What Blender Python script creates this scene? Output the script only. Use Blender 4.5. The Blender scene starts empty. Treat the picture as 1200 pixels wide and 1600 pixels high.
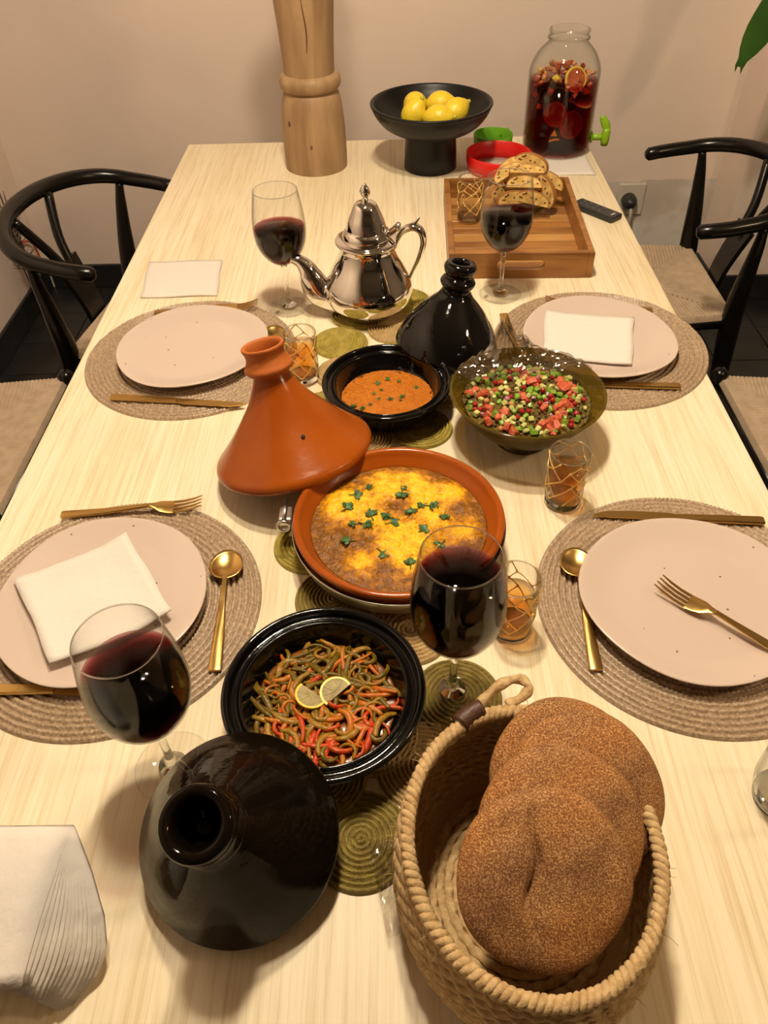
import bpy, bmesh, math, random
import numpy as np
from mathutils import Vector, Matrix

PI = math.pi
T = 0.75                      # height of the table top above the floor
random.seed(7)
rng = np.random.default_rng(7)
scene = bpy.context.scene
C = scene.collection

# ------------------------------------------------------------------ camera, world, exposure
cam_data = bpy.data.cameras.new('camera')
cam_data.sensor_fit = 'VERTICAL'
cam_data.sensor_height = 36.0
cam_data.lens = 36.0 * 1200.0 / 1600.0
cam_data.clip_start = 0.02
cam = bpy.data.objects.new('camera', cam_data)
C.objects.link(cam)
ax, ay, az = (0.99972, 0.0, -0.023677), (0.016861, 0.702045, 0.711933), (0.016622, -0.712133, 0.701848)
cam.matrix_world = Matrix(((ax[0], ay[0], az[0], 0), (ax[1], ay[1], az[1], 0), (ax[2], ay[2], az[2], T + 0.75), (0, 0, 0, 1)))
scene.camera = cam

world = bpy.data.worlds.new('world')
scene.world = world
world.use_nodes = True
world.node_tree.nodes['Background'].inputs[0].default_value = (1.0, 0.85, 0.7, 1)
world.node_tree.nodes['Background'].inputs[1].default_value = 0.02

scene.view_settings.view_transform = 'Standard'
scene.view_settings.look = 'None'
scene.view_settings.exposure = 0.30
scene.view_settings.gamma = 1.0
scene.view_settings.use_curve_mapping = False
scene.cycles.transparent_max_bounces = 32
scene.cycles.max_bounces = 14
scene.cycles.sample_clamp_indirect = 6.0

LAMP_GLOBES = ((-0.02, 1.09, 1.70, 560.0), (-0.12, 0.80, 1.70, 400.0))   # x, y, height over the table, radiance
LAMP_COLOUR = (1.0, 0.84, 0.62)

# ------------------------------------------------------------------ materials
def new_mat(name):
    m = bpy.data.materials.new(name)
    m.use_nodes = True
    nt = m.node_tree
    return m, nt, nt.nodes['Principled BSDF'], nt.nodes['Material Output']

def rgba(c):
    return (c[0], c[1], c[2], 1.0)

def noise_node(nt, scale, stretch=(1, 1, 1), detail=4, rough=0.55, kind='noise', coord='Object', dist=0.0):
    tc = nt.nodes.new('ShaderNodeTexCoord')
    mp = nt.nodes.new('ShaderNodeMapping')
    mp.inputs['Scale'].default_value = stretch
    nt.links.new(tc.outputs[coord], mp.inputs['Vector'])
    if kind == 'voronoi':
        n = nt.nodes.new('ShaderNodeTexVoronoi')
        n.inputs['Scale'].default_value = scale
        out = n.outputs['Distance']
    else:
        n = nt.nodes.new('ShaderNodeTexNoise')
        n.inputs['Scale'].default_value = scale
        n.inputs['Detail'].default_value = detail
        n.inputs['Roughness'].default_value = rough
        n.inputs['Distortion'].default_value = dist
        out = n.outputs['Fac']
    nt.links.new(mp.outputs['Vector'], n.inputs['Vector'])
    return n, out

def ramp(nt, src, stops):
    r = nt.nodes.new('ShaderNodeValToRGB')
    el = r.color_ramp.elements
    while len(el) < len(stops):
        el.new(0.5)
    for e, (p, c) in zip(el, stops):
        e.position = p
        e.color = rgba(c)
    nt.links.new(src, r.inputs['Fac'])
    return r.outputs['Color']

def mat(name, col, rough=0.5, metal=0.0, col2=None, nscale=20, stretch=(1, 1, 1), lo=0.35, hi=0.65, detail=4,
        bump=0.0, bscale=None, bstretch=None, bdist=0.01, coat=0.0, sss=0.0, spec=0.5, kind='noise', dist=0.0, sheen=0.0):
    m, nt, p, out = new_mat(name)
    p.inputs['Base Color'].default_value = rgba(col)
    p.inputs['Roughness'].default_value = rough
    p.inputs['Metallic'].default_value = metal
    p.inputs['Specular IOR Level'].default_value = spec
    p.inputs['Coat Weight'].default_value = coat
    p.inputs['Coat Roughness'].default_value = 0.05
    p.inputs['Sheen Weight'].default_value = sheen
    if sss:
        p.inputs['Subsurface Weight'].default_value = sss
        p.inputs['Subsurface Radius'].default_value = (0.01, 0.006, 0.004)
    if col2 is not None:
        _, o = noise_node(nt, nscale, stretch, detail, kind=kind, dist=dist)
        nt.links.new(ramp(nt, o, [(lo, col), (hi, col2)]), p.inputs['Base Color'])
    if bump:
        _, o = noise_node(nt, bscale or nscale, bstretch or stretch, 5, kind='noise')
        b = nt.nodes.new('ShaderNodeBump')
        b.inputs['Strength'].default_value = bump
        b.inputs['Distance'].default_value = bdist
        nt.links.new(o, b.inputs['Height'])
        nt.links.new(b.outputs['Normal'], p.inputs['Normal'])
    return m

def facing(nt, power, scale, offset):
    lw = nt.nodes.new('ShaderNodeLayerWeight')
    lw.inputs['Blend'].default_value = 0.5
    a = nt.nodes.new('ShaderNodeMath'); a.operation = 'POWER'; a.inputs[1].default_value = power
    b = nt.nodes.new('ShaderNodeMath'); b.operation = 'MULTIPLY_ADD'
    b.inputs[1].default_value = scale; b.inputs[2].default_value = offset
    nt.links.new(lw.outputs['Facing'], a.inputs[0]); nt.links.new(a.outputs[0], b.inputs[0])
    b.use_clamp = True
    return b.outputs[0]

def clear_mat(name, tint=(0.99, 0.99, 0.985), edge=(0.45, 0.45, 0.42), rough=0.0, refl=0.6, base=0.022, epow=5.0, absorb=None, density=100.0, bump=0.0, bscale=60):
    """thin clear dielectric: see-through with a facing-angle reflection; optional absorbing inside"""
    m, nt, p, out = new_mat(name)
    nt.nodes.remove(p)
    tr = nt.nodes.new('ShaderNodeBsdfTransparent')
    gl = nt.nodes.new('ShaderNodeBsdfGlossy')
    gl.inputs['Roughness'].default_value = rough
    mx = nt.nodes.new('ShaderNodeMixShader')
    cm = nt.nodes.new('ShaderNodeMix'); cm.data_type = 'RGBA'
    cm.inputs[6].default_value = rgba(tint); cm.inputs[7].default_value = rgba(edge)
    nt.links.new(facing(nt, epow, 1.0, 0.0), cm.inputs[0])
    nt.links.new(cm.outputs[2], tr.inputs['Color'])
    nt.links.new(facing(nt, 5.0, refl, base), mx.inputs[0])
    nt.links.new(tr.outputs[0], mx.inputs[1]); nt.links.new(gl.outputs[0], mx.inputs[2])
    nt.links.new(mx.outputs[0], out.inputs['Surface'])
    if bump:
        _, o = noise_node(nt, bscale, (1, 1, 1), 3)
        b = nt.nodes.new('ShaderNodeBump'); b.inputs['Strength'].default_value = bump; b.inputs['Distance'].default_value = 0.01
        nt.links.new(o, b.inputs['Height']); nt.links.new(b.outputs['Normal'], gl.inputs['Normal'])
    if absorb:
        va = nt.nodes.new('ShaderNodeVolumeAbsorption')
        va.inputs['Color'].default_value = rgba(absorb); va.inputs['Density'].default_value = density
        nt.links.new(va.outputs[0], out.inputs['Volume'])
    return m

def solid_glass(name, col=(0.97, 0.98, 0.97)):
    m, nt, p, out = new_mat(name)
    nt.nodes.remove(p)
    g = nt.nodes.new('ShaderNodeBsdfGlass'); g.inputs['Color'].default_value = rgba(col); g.inputs['IOR'].default_value = 1.45
    nt.links.new(g.outputs[0], out.inputs['Surface'])
    return m

def glow(name, col, strength):
    m, nt, p, out = new_mat(name)
    p.inputs['Base Color'].default_value = (0.9, 0.9, 0.9, 1)
    p.inputs['Emission Color'].default_value = rgba(col)
    p.inputs['Emission Strength'].default_value = strength
    return m

def wood_top_mat():
    m, nt, p, out = new_mat('whitewashed_wood')
    _, fine = noise_node(nt, 1.0, (210, 5.0, 30), 5, 0.65)
    _, broad = noise_node(nt, 1.0, (9, 1.1, 5), 3, 0.5, dist=0.8)
    a = ramp(nt, fine, [(0.28, (0.63, 0.50, 0.29)), (0.50, (0.78, 0.68, 0.49)), (0.72, (0.83, 0.75, 0.59))])
    b = ramp(nt, broad, [(0.32, (0.90, 0.86, 0.78)), (0.60, (1.0, 1.0, 1.0))])
    mx = nt.nodes.new('ShaderNodeMix'); mx.data_type = 'RGBA'; mx.blend_type = 'MULTIPLY'
    mx.inputs[0].default_value = 0.8
    nt.links.new(a, mx.inputs[6]); nt.links.new(b, mx.inputs[7])
    nt.links.new(mx.outputs[2], p.inputs['Base Color'])
    p.inputs['Roughness'].default_value = 0.42
    p.inputs['Specular IOR Level'].default_value = 0.35
    bm = nt.nodes.new('ShaderNodeBump'); bm.inputs['Strength'].default_value = 0.12; bm.inputs['Distance'].default_value = 0.002
    nt.links.new(fine, bm.inputs['Height']); nt.links.new(bm.outputs['Normal'], p.inputs['Normal'])
    return m

def wall_mat(name, worn):
    m, nt, p, out = new_mat(name)
    _, big = noise_node(nt, 1.4, (1, 1, 1), 4, 0.55)
    col = ramp(nt, big, [(0.30, (0.715, 0.59, 0.51)), (0.5, (0.79, 0.655, 0.565)), (0.72, (0.82, 0.685, 0.57))])
    if worn:   # the lower strip has older, greyer plaster with a ragged upper edge and pale patches
        tc = nt.nodes.new('ShaderNodeTexCoord'); sp = nt.nodes.new('ShaderNodeSeparateXYZ')
        nt.links.new(tc.outputs['Object'], sp.inputs[0])
        _, rag = noise_node(nt, 14, (1, 1, 1), 4)
        ma = nt.nodes.new('ShaderNodeMath'); ma.operation = 'MULTIPLY_ADD'; ma.inputs[1].default_value = -0.035
        nt.links.new(rag, ma.inputs[0]); nt.links.new(sp.outputs['Z'], ma.inputs[2])
        lt = nt.nodes.new('ShaderNodeMath'); lt.operation = 'LESS_THAN'; lt.inputs[1].default_value = 0.352
        nt.links.new(ma.outputs[0], lt.inputs[0])
        gx = nt.nodes.new('ShaderNodeMath'); gx.operation = 'GREATER_THAN'; gx.inputs[1].default_value = 0.55
        nt.links.new(sp.outputs['X'], gx.inputs[0])
        an = nt.nodes.new('ShaderNodeMath'); an.operation = 'MULTIPLY'
        nt.links.new(lt.outputs[0], an.inputs[0]); nt.links.new(gx.outputs[0], an.inputs[1])
        _, pn = noise_node(nt, 5.5, (1, 1, 1), 3)
        low = ramp(nt, pn, [(0.40, (0.53, 0.465, 0.405)), (0.56, (0.60, 0.52, 0.45)), (0.64, (0.69, 0.65, 0.60))])
        mx = nt.nodes.new('ShaderNodeMix'); mx.data_type = 'RGBA'
        nt.links.new(an.outputs[0], mx.inputs[0]); nt.links.new(col, mx.inputs[6]); nt.links.new(low, mx.inputs[7])
        col = mx.outputs[2]
    nt.links.new(col, p.inputs['Base Color'])
    p.inputs['Roughness'].default_value = 0.75
    _, o = noise_node(nt, 9, (1, 1, 1), 5)
    b = nt.nodes.new('ShaderNodeBump'); b.inputs['Strength'].default_value = 0.18; b.inputs['Distance'].default_value = 0.02
    nt.links.new(o, b.inputs['Height']); nt.links.new(b.outputs['Normal'], p.inputs['Normal'])
    return m

def plate_mat():
    m, nt, p, out = new_mat('speckled_glaze')
    v, d = noise_node(nt, 55, kind='voronoi')
    lt = nt.nodes.new('ShaderNodeMath'); lt.operation = 'LESS_THAN'; lt.inputs[1].default_value = 0.085
    nt.links.new(d, lt.inputs[0])
    sp = nt.nodes.new('ShaderNodeSeparateColor'); nt.links.new(v.outputs['Color'], sp.inputs[0])
    g = nt.nodes.new('ShaderNodeMath'); g.operation = 'GREATER_THAN'; g.inputs[1].default_value = 0.55
    nt.links.new(sp.outputs[0], g.inputs[0])
    an = nt.nodes.new('ShaderNodeMath'); an.operation = 'MULTIPLY'
    nt.links.new(lt.outputs[0], an.inputs[0]); nt.links.new(g.outputs[0], an.inputs[1])
    mx = nt.nodes.new('ShaderNodeMix'); mx.data_type = 'RGBA'
    nt.links.new(an.outputs[0], mx.inputs[0])
    mx.inputs[6].default_value = (0.565, 0.455, 0.385, 1); mx.inputs[7].default_value = (0.16, 0.11, 0.08, 1)
    nt.links.new(mx.outputs[2], p.inputs['Base Color'])
    p.inputs['Roughness'].default_value = 0.22
    p.inputs['Coat Weight'].default_value = 0.4; p.inputs['Coat Roughness'].default_value = 0.05
    return m

def attr_mat(name, stops, attr='tone', nscale=60, namt=0.35, rough=0.35, bump=0.4, bscale=120, coat=0.0, spec=0.5):
    m, nt, p, out = new_mat(name)
    p.inputs['Specular IOR Level'].default_value = spec
    a = nt.nodes.new('ShaderNodeAttribute'); a.attribute_name = attr
    _, n = noise_node(nt, nscale, (1, 1, 1), 5, 0.6)
    sb = nt.nodes.new('ShaderNodeMath'); sb.operation = 'SUBTRACT'; sb.inputs[1].default_value = 0.5
    nt.links.new(n, sb.inputs[0])
    ma = nt.nodes.new('ShaderNodeMath'); ma.operation = 'MULTIPLY_ADD'; ma.inputs[1].default_value = namt
    nt.links.new(sb.outputs[0], ma.inputs[0]); nt.links.new(a.outputs['Fac'], ma.inputs[2])
    nt.links.new(ramp(nt, ma.outputs[0], stops), p.inputs['Base Color'])
    p.inputs['Roughness'].default_value = rough
    p.inputs['Coat Weight'].default_value = coat
    _, o = noise_node(nt, bscale, (1, 1, 1), 4)
    b = nt.nodes.new('ShaderNodeBump'); b.inputs['Strength'].default_value = bump; b.inputs['Distance'].default_value = 0.004
    nt.links.new(o, b.inputs['Height']); nt.links.new(b.outputs['Normal'], p.inputs['Normal'])
    return m

def bread_mat():
    m, nt, p, out = new_mat('wholemeal_bread')
    _, fine = noise_node(nt, 750, (1, 1, 1), 3, 0.7)
    _, broad = noise_node(nt, 17, (1, 1, 1), 3, 0.5)
    a = ramp(nt, fine, [(0.36, (0.15, 0.052, 0.011)), (0.50, (0.29, 0.125, 0.032)), (0.63, (0.62, 0.40, 0.19))])
    b = ramp(nt, broad, [(0.32, (0.50, 0.40, 0.31)), (0.48, (0.85, 0.78, 0.68)), (0.66, (1.0, 0.82, 0.55))])
    mx = nt.nodes.new('ShaderNodeMix'); mx.data_type = 'RGBA'; mx.blend_type = 'MULTIPLY'; mx.inputs[0].default_value = 1.0
    nt.links.new(a, mx.inputs[6]); nt.links.new(b, mx.inputs[7]); nt.links.new(mx.outputs[2], p.inputs['Base Color'])
    p.inputs['Roughness'].default_value = 0.75
    bm = nt.nodes.new('ShaderNodeBump'); bm.inputs['Strength'].default_value = 0.5; bm.inputs['Distance'].default_value = 0.002
    nt.links.new(fine, bm.inputs['Height']); nt.links.new(bm.outputs['Normal'], p.inputs['Normal'])
    return m

M = {}
M['table'] = wood_top_mat()
M['wall'] = wall_mat('plaster_wall', False)
M['wall_worn'] = wall_mat('plaster_wall_worn', True)
M['ceiling'] = mat('darkened_unseen_ceiling', (0.36, 0.32, 0.28), 0.8)  # unseen ceiling, coloured darker to lower the fill light
M['wall_dark'] = mat('darkened_unseen_wall', (0.22, 0.18, 0.15), 0.8, bump=0.1, bscale=9)  # unseen walls, darkened to weaken bounced light and reflections
M['slate'] = mat('slate_tile', (0.010, 0.011, 0.012), 0.38, col2=(0.020, 0.021, 0.021), nscale=6, bump=0.15, bscale=20)
M['grout'] = mat('grey_grout', (0.045, 0.045, 0.043), 0.8)
M['black_wood'] = mat('black_lacquered_wood', (0.0040, 0.0034, 0.003), 0.24, spec=0.35, col2=(0.006, 0.005, 0.004), nscale=5, stretch=(1, 1, 6))
M['cord'] = mat('paper_cord', (0.43, 0.32, 0.215), 0.75, col2=(0.52, 0.39, 0.27), nscale=40, bump=0.3, bscale=300)
M['oak'] = mat('weathered_oak', (0.25, 0.150, 0.072), 0.6, col2=(0.385, 0.245, 0.125), nscale=9, stretch=(3, 3, 0.45), bump=0.25, bscale=14, bstretch=(4, 4, .4), dist=0.5)
M['knot'] = mat('wood_knot', (0.10, 0.05, 0.025), 0.7)
M['black_ceramic'] = mat('black_matt_ceramic', (0.005, 0.005, 0.0045), 0.40, bump=0.05, bscale=60, spec=0.3)
M['black_glaze'] = mat('black_glazed_clay', (0.004, 0.0034, 0.003), 0.07, bump=0.06, bscale=22, bdist=0.02, spec=0.4)
M['brown_glaze'] = mat('brown_black_glaze', (0.003, 0.0021, 0.0015), 0.06, col2=(0.007, 0.004, 0.002), nscale=6, bump=0.06, bscale=18, bdist=0.02, spec=0.12)
M['terracotta'] = mat('terracotta_glaze', (0.262, 0.052, 0.0035), 0.22, col2=(0.325, 0.072, 0.005), nscale=9, bump=0.08, bscale=30, spec=0.28)
M['raw_clay'] = mat('raw_orange_clay', (0.36, 0.090, 0.014), 0.55, col2=(0.44, 0.125, 0.024), nscale=22, bump=0.1, bscale=90, spec=0.25)
M['painted_hole_shade'] = mat('painted_hole_shade', (0.02, 0.012, 0.008), 0.8)  # near-black colour standing in for the shade inside openings
M['chrome'] = mat('polished_silver', (0.78, 0.75, 0.70), 0.045, 1.0, bump=0.02, bscale=14, bdist=0.02)
M['steel'] = mat('brushed_steel', (0.60, 0.58, 0.53), 0.28, 1.0, bump=0.05, bscale=60)
M['gold'] = mat('brushed_gold_steel', (0.62, 0.405, 0.135), 0.27, 1.0, bump=0.03, bscale=200, bstretch=(0.1, 3, 3))
M['gold_line'] = mat('gold_print', (0.85, 0.56, 0.19), 0.35, 0.35)
M['plate'] = plate_mat()
M['mat'] = mat('woven_taupe_fibre', (0.27, 0.185, 0.115), 0.38, col2=(0.50, 0.37, 0.245), nscale=260, lo=0.38, hi=0.66)
M['disc_green'] = mat('olive_woven_grass', (0.27, 0.20, 0.025), 0.6, col2=(0.42, 0.33, 0.055), nscale=90, bump=0.4, bscale=260)
M['disc_olive'] = mat('dark_olive_woven_grass', (0.17, 0.12, 0.02), 0.6, col2=(0.28, 0.205, 0.04), nscale=90, bump=0.4, bscale=260)
M['disc_sand'] = mat('natural_woven_grass', (0.37, 0.24, 0.095), 0.65, col2=(0.52, 0.36, 0.16), nscale=90, bump=0.4, bscale=260)
M['napkin'] = mat('white_paper_napkin', (0.70, 0.645, 0.585), 0.85, bump=0.32, bscale=60, bdist=0.006)
M['wineglass'] = clear_mat('clear_wine_glass')
M['stem_glass'] = solid_glass('solid_clear_glass')
M['wine'] = clear_mat('red_wine', (1, 1, 1), (0.85, 0.6, 0.6), absorb=(0.66, 0.08, 0.12), density=290.0, base=0.02, refl=0.4)
M['tea'] = clear_mat('amber_tea', (1, 1, 1), (0.9, 0.8, 0.7), absorb=(0.935, 0.76, 0.36), density=100.0, base=0.02, refl=0.5)
M['sangria'] = clear_mat('sangria', (1, 1, 1), (0.85, 0.6, 0.6), absorb=(0.78, 0.16, 0.18), density=110.0, base=0.02, refl=0.4)
M['jar_glass'] = clear_mat('jar_glass', (0.975, 0.98, 0.965), (0.35, 0.35, 0.31))
M['film'] = clear_mat('cling_film', (0.93, 0.91, 0.88), (0.62, 0.58, 0.53), rough=0.12, refl=0.85, base=0.17, epow=1.2)
M['olive_glass'] = None
M['tray'] = mat('acacia_wood', (0.20, 0.075, 0.016), 0.38, col2=(0.37, 0.165, 0.040), nscale=5, stretch=(1, 7, 7), bump=0.08, bscale=12, bstretch=(1, 8, 8), dist=0.6)
M['tray_light'] = mat('acacia_wood_pale', (0.34, 0.155, 0.038), 0.4, col2=(0.50, 0.26, 0.075), nscale=4, stretch=(1, 9, 9), bump=0.08, bscale=12, bstretch=(1, 8, 8))
M['bread'] = bread_mat()
M['bread_crease'] = mat('bread_crease', (0.30, 0.15, 0.035), 0.8)
M['jute'] = mat('jute_rope', (0.40, 0.255, 0.105), 0.8, col2=(0.60, 0.42, 0.21), nscale=140, lo=0.35, hi=0.68, bump=0.5, bscale=300, bdist=0.003)
M['leather'] = mat('brown_leather', (0.062, 0.024, 0.011), 0.5, bump=0.15, bscale=200)
M['biscotti'] = mat('biscotti_crumb', (0.50, 0.29, 0.065), 0.8, col2=(0.66, 0.45, 0.15), nscale=90, bump=0.5, bscale=150, bdist=0.006)
M['biscotti_crust'] = mat('biscotti_crust', (0.34, 0.15, 0.035), 0.7)
M['nut'] = mat('dark_nut', (0.12, 0.045, 0.012), 0.6)
M['lemon'] = mat('lemon_peel', (0.75, 0.54, 0.02), 0.38, col2=(0.80, 0.62, 0.045), nscale=6, bump=0.12, bscale=130, sss=0.05)
M['lemon_tip'] = mat('lemon_tip', (0.45, 0.42, 0.03), 0.5)
M['red_plastic'] = mat('red_plastic', (0.62, 0.012, 0.008), 0.35)
M['green_plastic'] = mat('green_plastic', (0.13, 0.36, 0.015), 0.35)
M['lime_plastic'] = mat('lime_plastic', (0.24, 0.44, 0.012), 0.35)
M['sieve_mesh'] = mat('fine_white_mesh', (0.62, 0.60, 0.52), 0.7)
M['remote'] = mat('black_plastic', (0.022, 0.023, 0.025), 0.4)
M['button'] = mat('grey_button', (0.10, 0.10, 0.11), 0.4)
M['white_print'] = mat('pale_print', (0.45, 0.45, 0.46), 0.5)
M['white_plastic'] = mat('ivory_plastic', (0.60, 0.55, 0.47), 0.4)
M['leaf'] = mat('green_leaf', (0.028, 0.085, 0.012), 0.35, col2=(0.05, 0.13, 0.02), nscale=10, coat=0.1)
M['stem'] = mat('green_stem', (0.05, 0.10, 0.02), 0.5)
M['pot'] = mat('grey_pot', (0.25, 0.23, 0.21), 0.7)
M['soil'] = mat('soil', (0.03, 0.02, 0.012), 0.9)
M['parsley'] = mat('parsley', (0.018, 0.07, 0.010), 0.5, col2=(0.035, 0.11, 0.018), nscale=150)
M['dip'] = mat('tomato_lentil_dip', (0.42, 0.110, 0.004), 0.30, col2=(0.56, 0.18, 0.008), nscale=130, lo=0.3, hi=0.7, bump=0.9, bscale=260, bdist=0.004, spec=0.3)
M['sauce'] = mat('oily_pepper_sauce', (0.16, 0.055, 0.008), 0.05, col2=(0.26, 0.085, 0.010), nscale=45, bump=0.35, bscale=70, bdist=0.01)
M['pep_red'] = mat('red_pepper', (0.52, 0.030, 0.004), 0.22, col2=(0.42, 0.075, 0.008), nscale=70, bump=0.25, bscale=160, spec=0.32)
M['pep_orange'] = mat('orange_pepper', (0.50, 0.100, 0.006), 0.22, col2=(0.42, 0.16, 0.014), nscale=70, bump=0.25, bscale=160, spec=0.32)
M['pep_green'] = mat('green_pepper', (0.10, 0.064, 0.004), 0.22, col2=(0.18, 0.105, 0.007), nscale=70, bump=0.25, bscale=160, spec=0.32)
M['pep_yellow'] = mat('ochre_pepper', (0.34, 0.140, 0.008), 0.22, col2=(0.24, 0.14, 0.012), nscale=70, bump=0.25, bscale=160, spec=0.32)
M['lemon_flesh'] = mat('lemon_flesh', (0.24, 0.165, 0.05), 0.6, col2=(0.40, 0.31, 0.13), nscale=120, stretch=(1, 1, 1))
M['stew'] = attr_mat('egg_stew', [(0.02, (0.17, 0.062, 0.005)), (0.22, (0.30, 0.115, 0.006)), (0.46, (0.52, 0.215, 0.006)), (0.70, (0.76, 0.40, 0.010)), (0.95, (0.85, 0.53, 0.02))], namt=1.15, nscale=95, rough=0.26, bump=1.0, bscale=130, spec=0.3)
M['salad_bed'] = mat('chopped_salad', (0.10, 0.055, 0.012), 0.4, col2=(0.30, 0.22, 0.04), nscale=190, bump=1.0, bscale=220)
M['s_tomato'] = mat('tomato', (0.46, 0.060, 0.022), 0.25, col2=(0.58, 0.15, 0.075), nscale=140, bump=0.4, bscale=200, spec=0.35)
M['s_red'] = mat('pomegranate', (0.33, 0.012, 0.015), 0.12)
M['s_green'] = mat('green_pepper_dice', (0.13, 0.26, 0.020), 0.25, col2=(0.25, 0.38, 0.05), nscale=100)
M['s_cucumber'] = mat('cucumber_dice', (0.56, 0.55, 0.22), 0.3, col2=(0.48, 0.50, 0.14), nscale=90)
M['s_lentil'] = mat('lentil', (0.085, 0.040, 0.015), 0.4)
M['s_chickpea'] = mat('chickpea', (0.48, 0.22, 0.07), 0.4)
M['s_onion'] = mat('red_onion', (0.42, 0.16, 0.22), 0.3)
M['fruit_red'] = mat('soaked_fruit', (0.42, 0.115, 0.045), 0.3, col2=(0.34, 0.06, 0.025), nscale=60)
M['fruit_apple'] = mat('soaked_apple', (0.55, 0.26, 0.12), 0.3, col2=(0.45, 0.16, 0.07), nscale=60)
M['fruit_peel'] = mat('soaked_lemon_peel', (0.62, 0.42, 0.04), 0.35)
M['twig'] = mat('dried_twig', (0.075, 0.045, 0.028), 0.8)
M['cable'] = mat('orange_cable', (0.45, 0.075, 0.02), 0.5)
M['brass'] = mat('lamp_brass', (0.45, 0.3, 0.12), 0.3, 1.0)
M['holder'] = mat('dark_olive_metal', (0.05, 0.038, 0.010), 0.4, 0.4)
M['added_shade'] = mat('added_lamp_shade', (0.05, 0.045, 0.04), 0.5)  # for the shades added over the globes to block up-light
M['white_metal'] = mat('white_metal', (0.7, 0.68, 0.62), 0.4)

def olive_glass():
    m, nt, p, out = new_mat('olive_brown_glass')
    p.inputs['Base Color'].default_value = (0.115, 0.078, 0.008, 1)
    p.inputs['Roughness'].default_value = 0.08
    p.inputs['Coat Weight'].default_value = 0.3
    tr = nt.nodes.new('ShaderNodeBsdfTransparent'); tr.inputs['Color'].default_value = (0.62, 0.47, 0.12, 1)
    mx = nt.nodes.new('ShaderNodeMixShader'); mx.inputs[0].default_value = 0.45
    nt.links.new(p.outputs[0], mx.inputs[1]); nt.links.new(tr.outputs[0], mx.inputs[2])
    nt.links.new(mx.outputs[0], out.inputs['Surface'])
    return m
M['olive_glass'] = olive_glass()

# ------------------------------------------------------------------ geometry helpers
class MB:
    """collects vertices and faces for one mesh"""
    def __init__(self):
        self.v, self.f = [], []
    def add(self, vs, fs):
        n = len(self.v)
        self.v.extend([tuple(x) for x in vs])
        self.f.extend([tuple(i + n for i in f) for f in fs])
        return self
    def xf(self, mtx):
        self.v = [tuple(mtx @ Vector(p)) for p in self.v]
        return self

def mesh_obj(name, vs, fs, material, parent=None, loc=(0, 0, 0), rot=(0, 0, 0), smooth=True, sharp=None):
    me = bpy.data.meshes.new(name)
    me.from_pydata([tuple(map(float, p)) for p in vs], [], [tuple(map(int, f)) for f in fs])
    me.validate()
    bm = bmesh.new(); bm.from_mesh(me)
    bmesh.ops.recalc_face_normals(bm, faces=bm.faces)
    bm.to_mesh(me); bm.free()
    if material is not None:
        me.materials.append(material)
    if smooth:
        me.polygons.foreach_set('use_smooth', [True] * len(me.polygons))
        if sharp is not None:
            me.set_sharp_from_angle(angle=math.radians(sharp))
    o = bpy.data.objects.new(name, me)
    C.objects.link(o)
    o.location = loc; o.rotation_euler = rot
    if parent is not None:
        o.parent = parent
    return o

def mb_obj(name, mb, material, parent=None, **k):
    return mesh_obj(name, mb.v, mb.f, material, parent, **k)

def lathe(profile, seg=64, close=False, fr=None):
    """turns (r, z) points about Z; a point with r = 0 becomes a pole"""
    vs, fs, rows = [], [], []
    for r, z in profile:
        if r <= 1e-7:
            rows.append([len(vs)]); vs.append((0, 0, z))
        else:
            rows.append(list(range(len(vs), len(vs) + seg)))
            for i in range(seg):
                a = 2 * PI * i / seg
                k = fr(a, r, z) if fr else 1.0
                vs.append((r * k * math.cos(a), r * k * math.sin(a), z))
    pairs = list(zip(rows, rows[1:])) + ([(rows[-1], rows[0])] if close else [])
    for A, B in pairs:
        if len(A) == 1 and len(B) == 1:
            continue
        for i in range(seg):
            j = (i + 1) % seg
            if len(A) == 1:
                fs.append((A[0], B[i], B[j]))
            elif len(B) == 1:
                fs.append((A[i], A[j], B[0]))
            else:
                fs.append((A[i], A[j], B[j], B[i]))
    return vs, fs

def smooth_profile(pts, n=4):
    """Catmull-Rom through (r, z) points"""
    out = []
    P = [pts[0]] + list(pts) + [pts[-1]]
    for i in range(1, len(P) - 2):
        p0, p1, p2, p3 = [np.array(q, float) for q in P[i - 1:i + 3]]
        for k in range(n):
            t = k / n
            out.append(tuple(0.5 * ((2 * p1) + (-p0 + p2) * t + (2 * p0 - 5 * p1 + 4 * p2 - p3) * t * t + (-p0 + 3 * p1 - 3 * p2 + p3) * t ** 3)))
    out.append(tuple(pts[-1]))
    return out

def spline(pts, n=6):
    return smooth_profile(pts, n)

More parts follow.
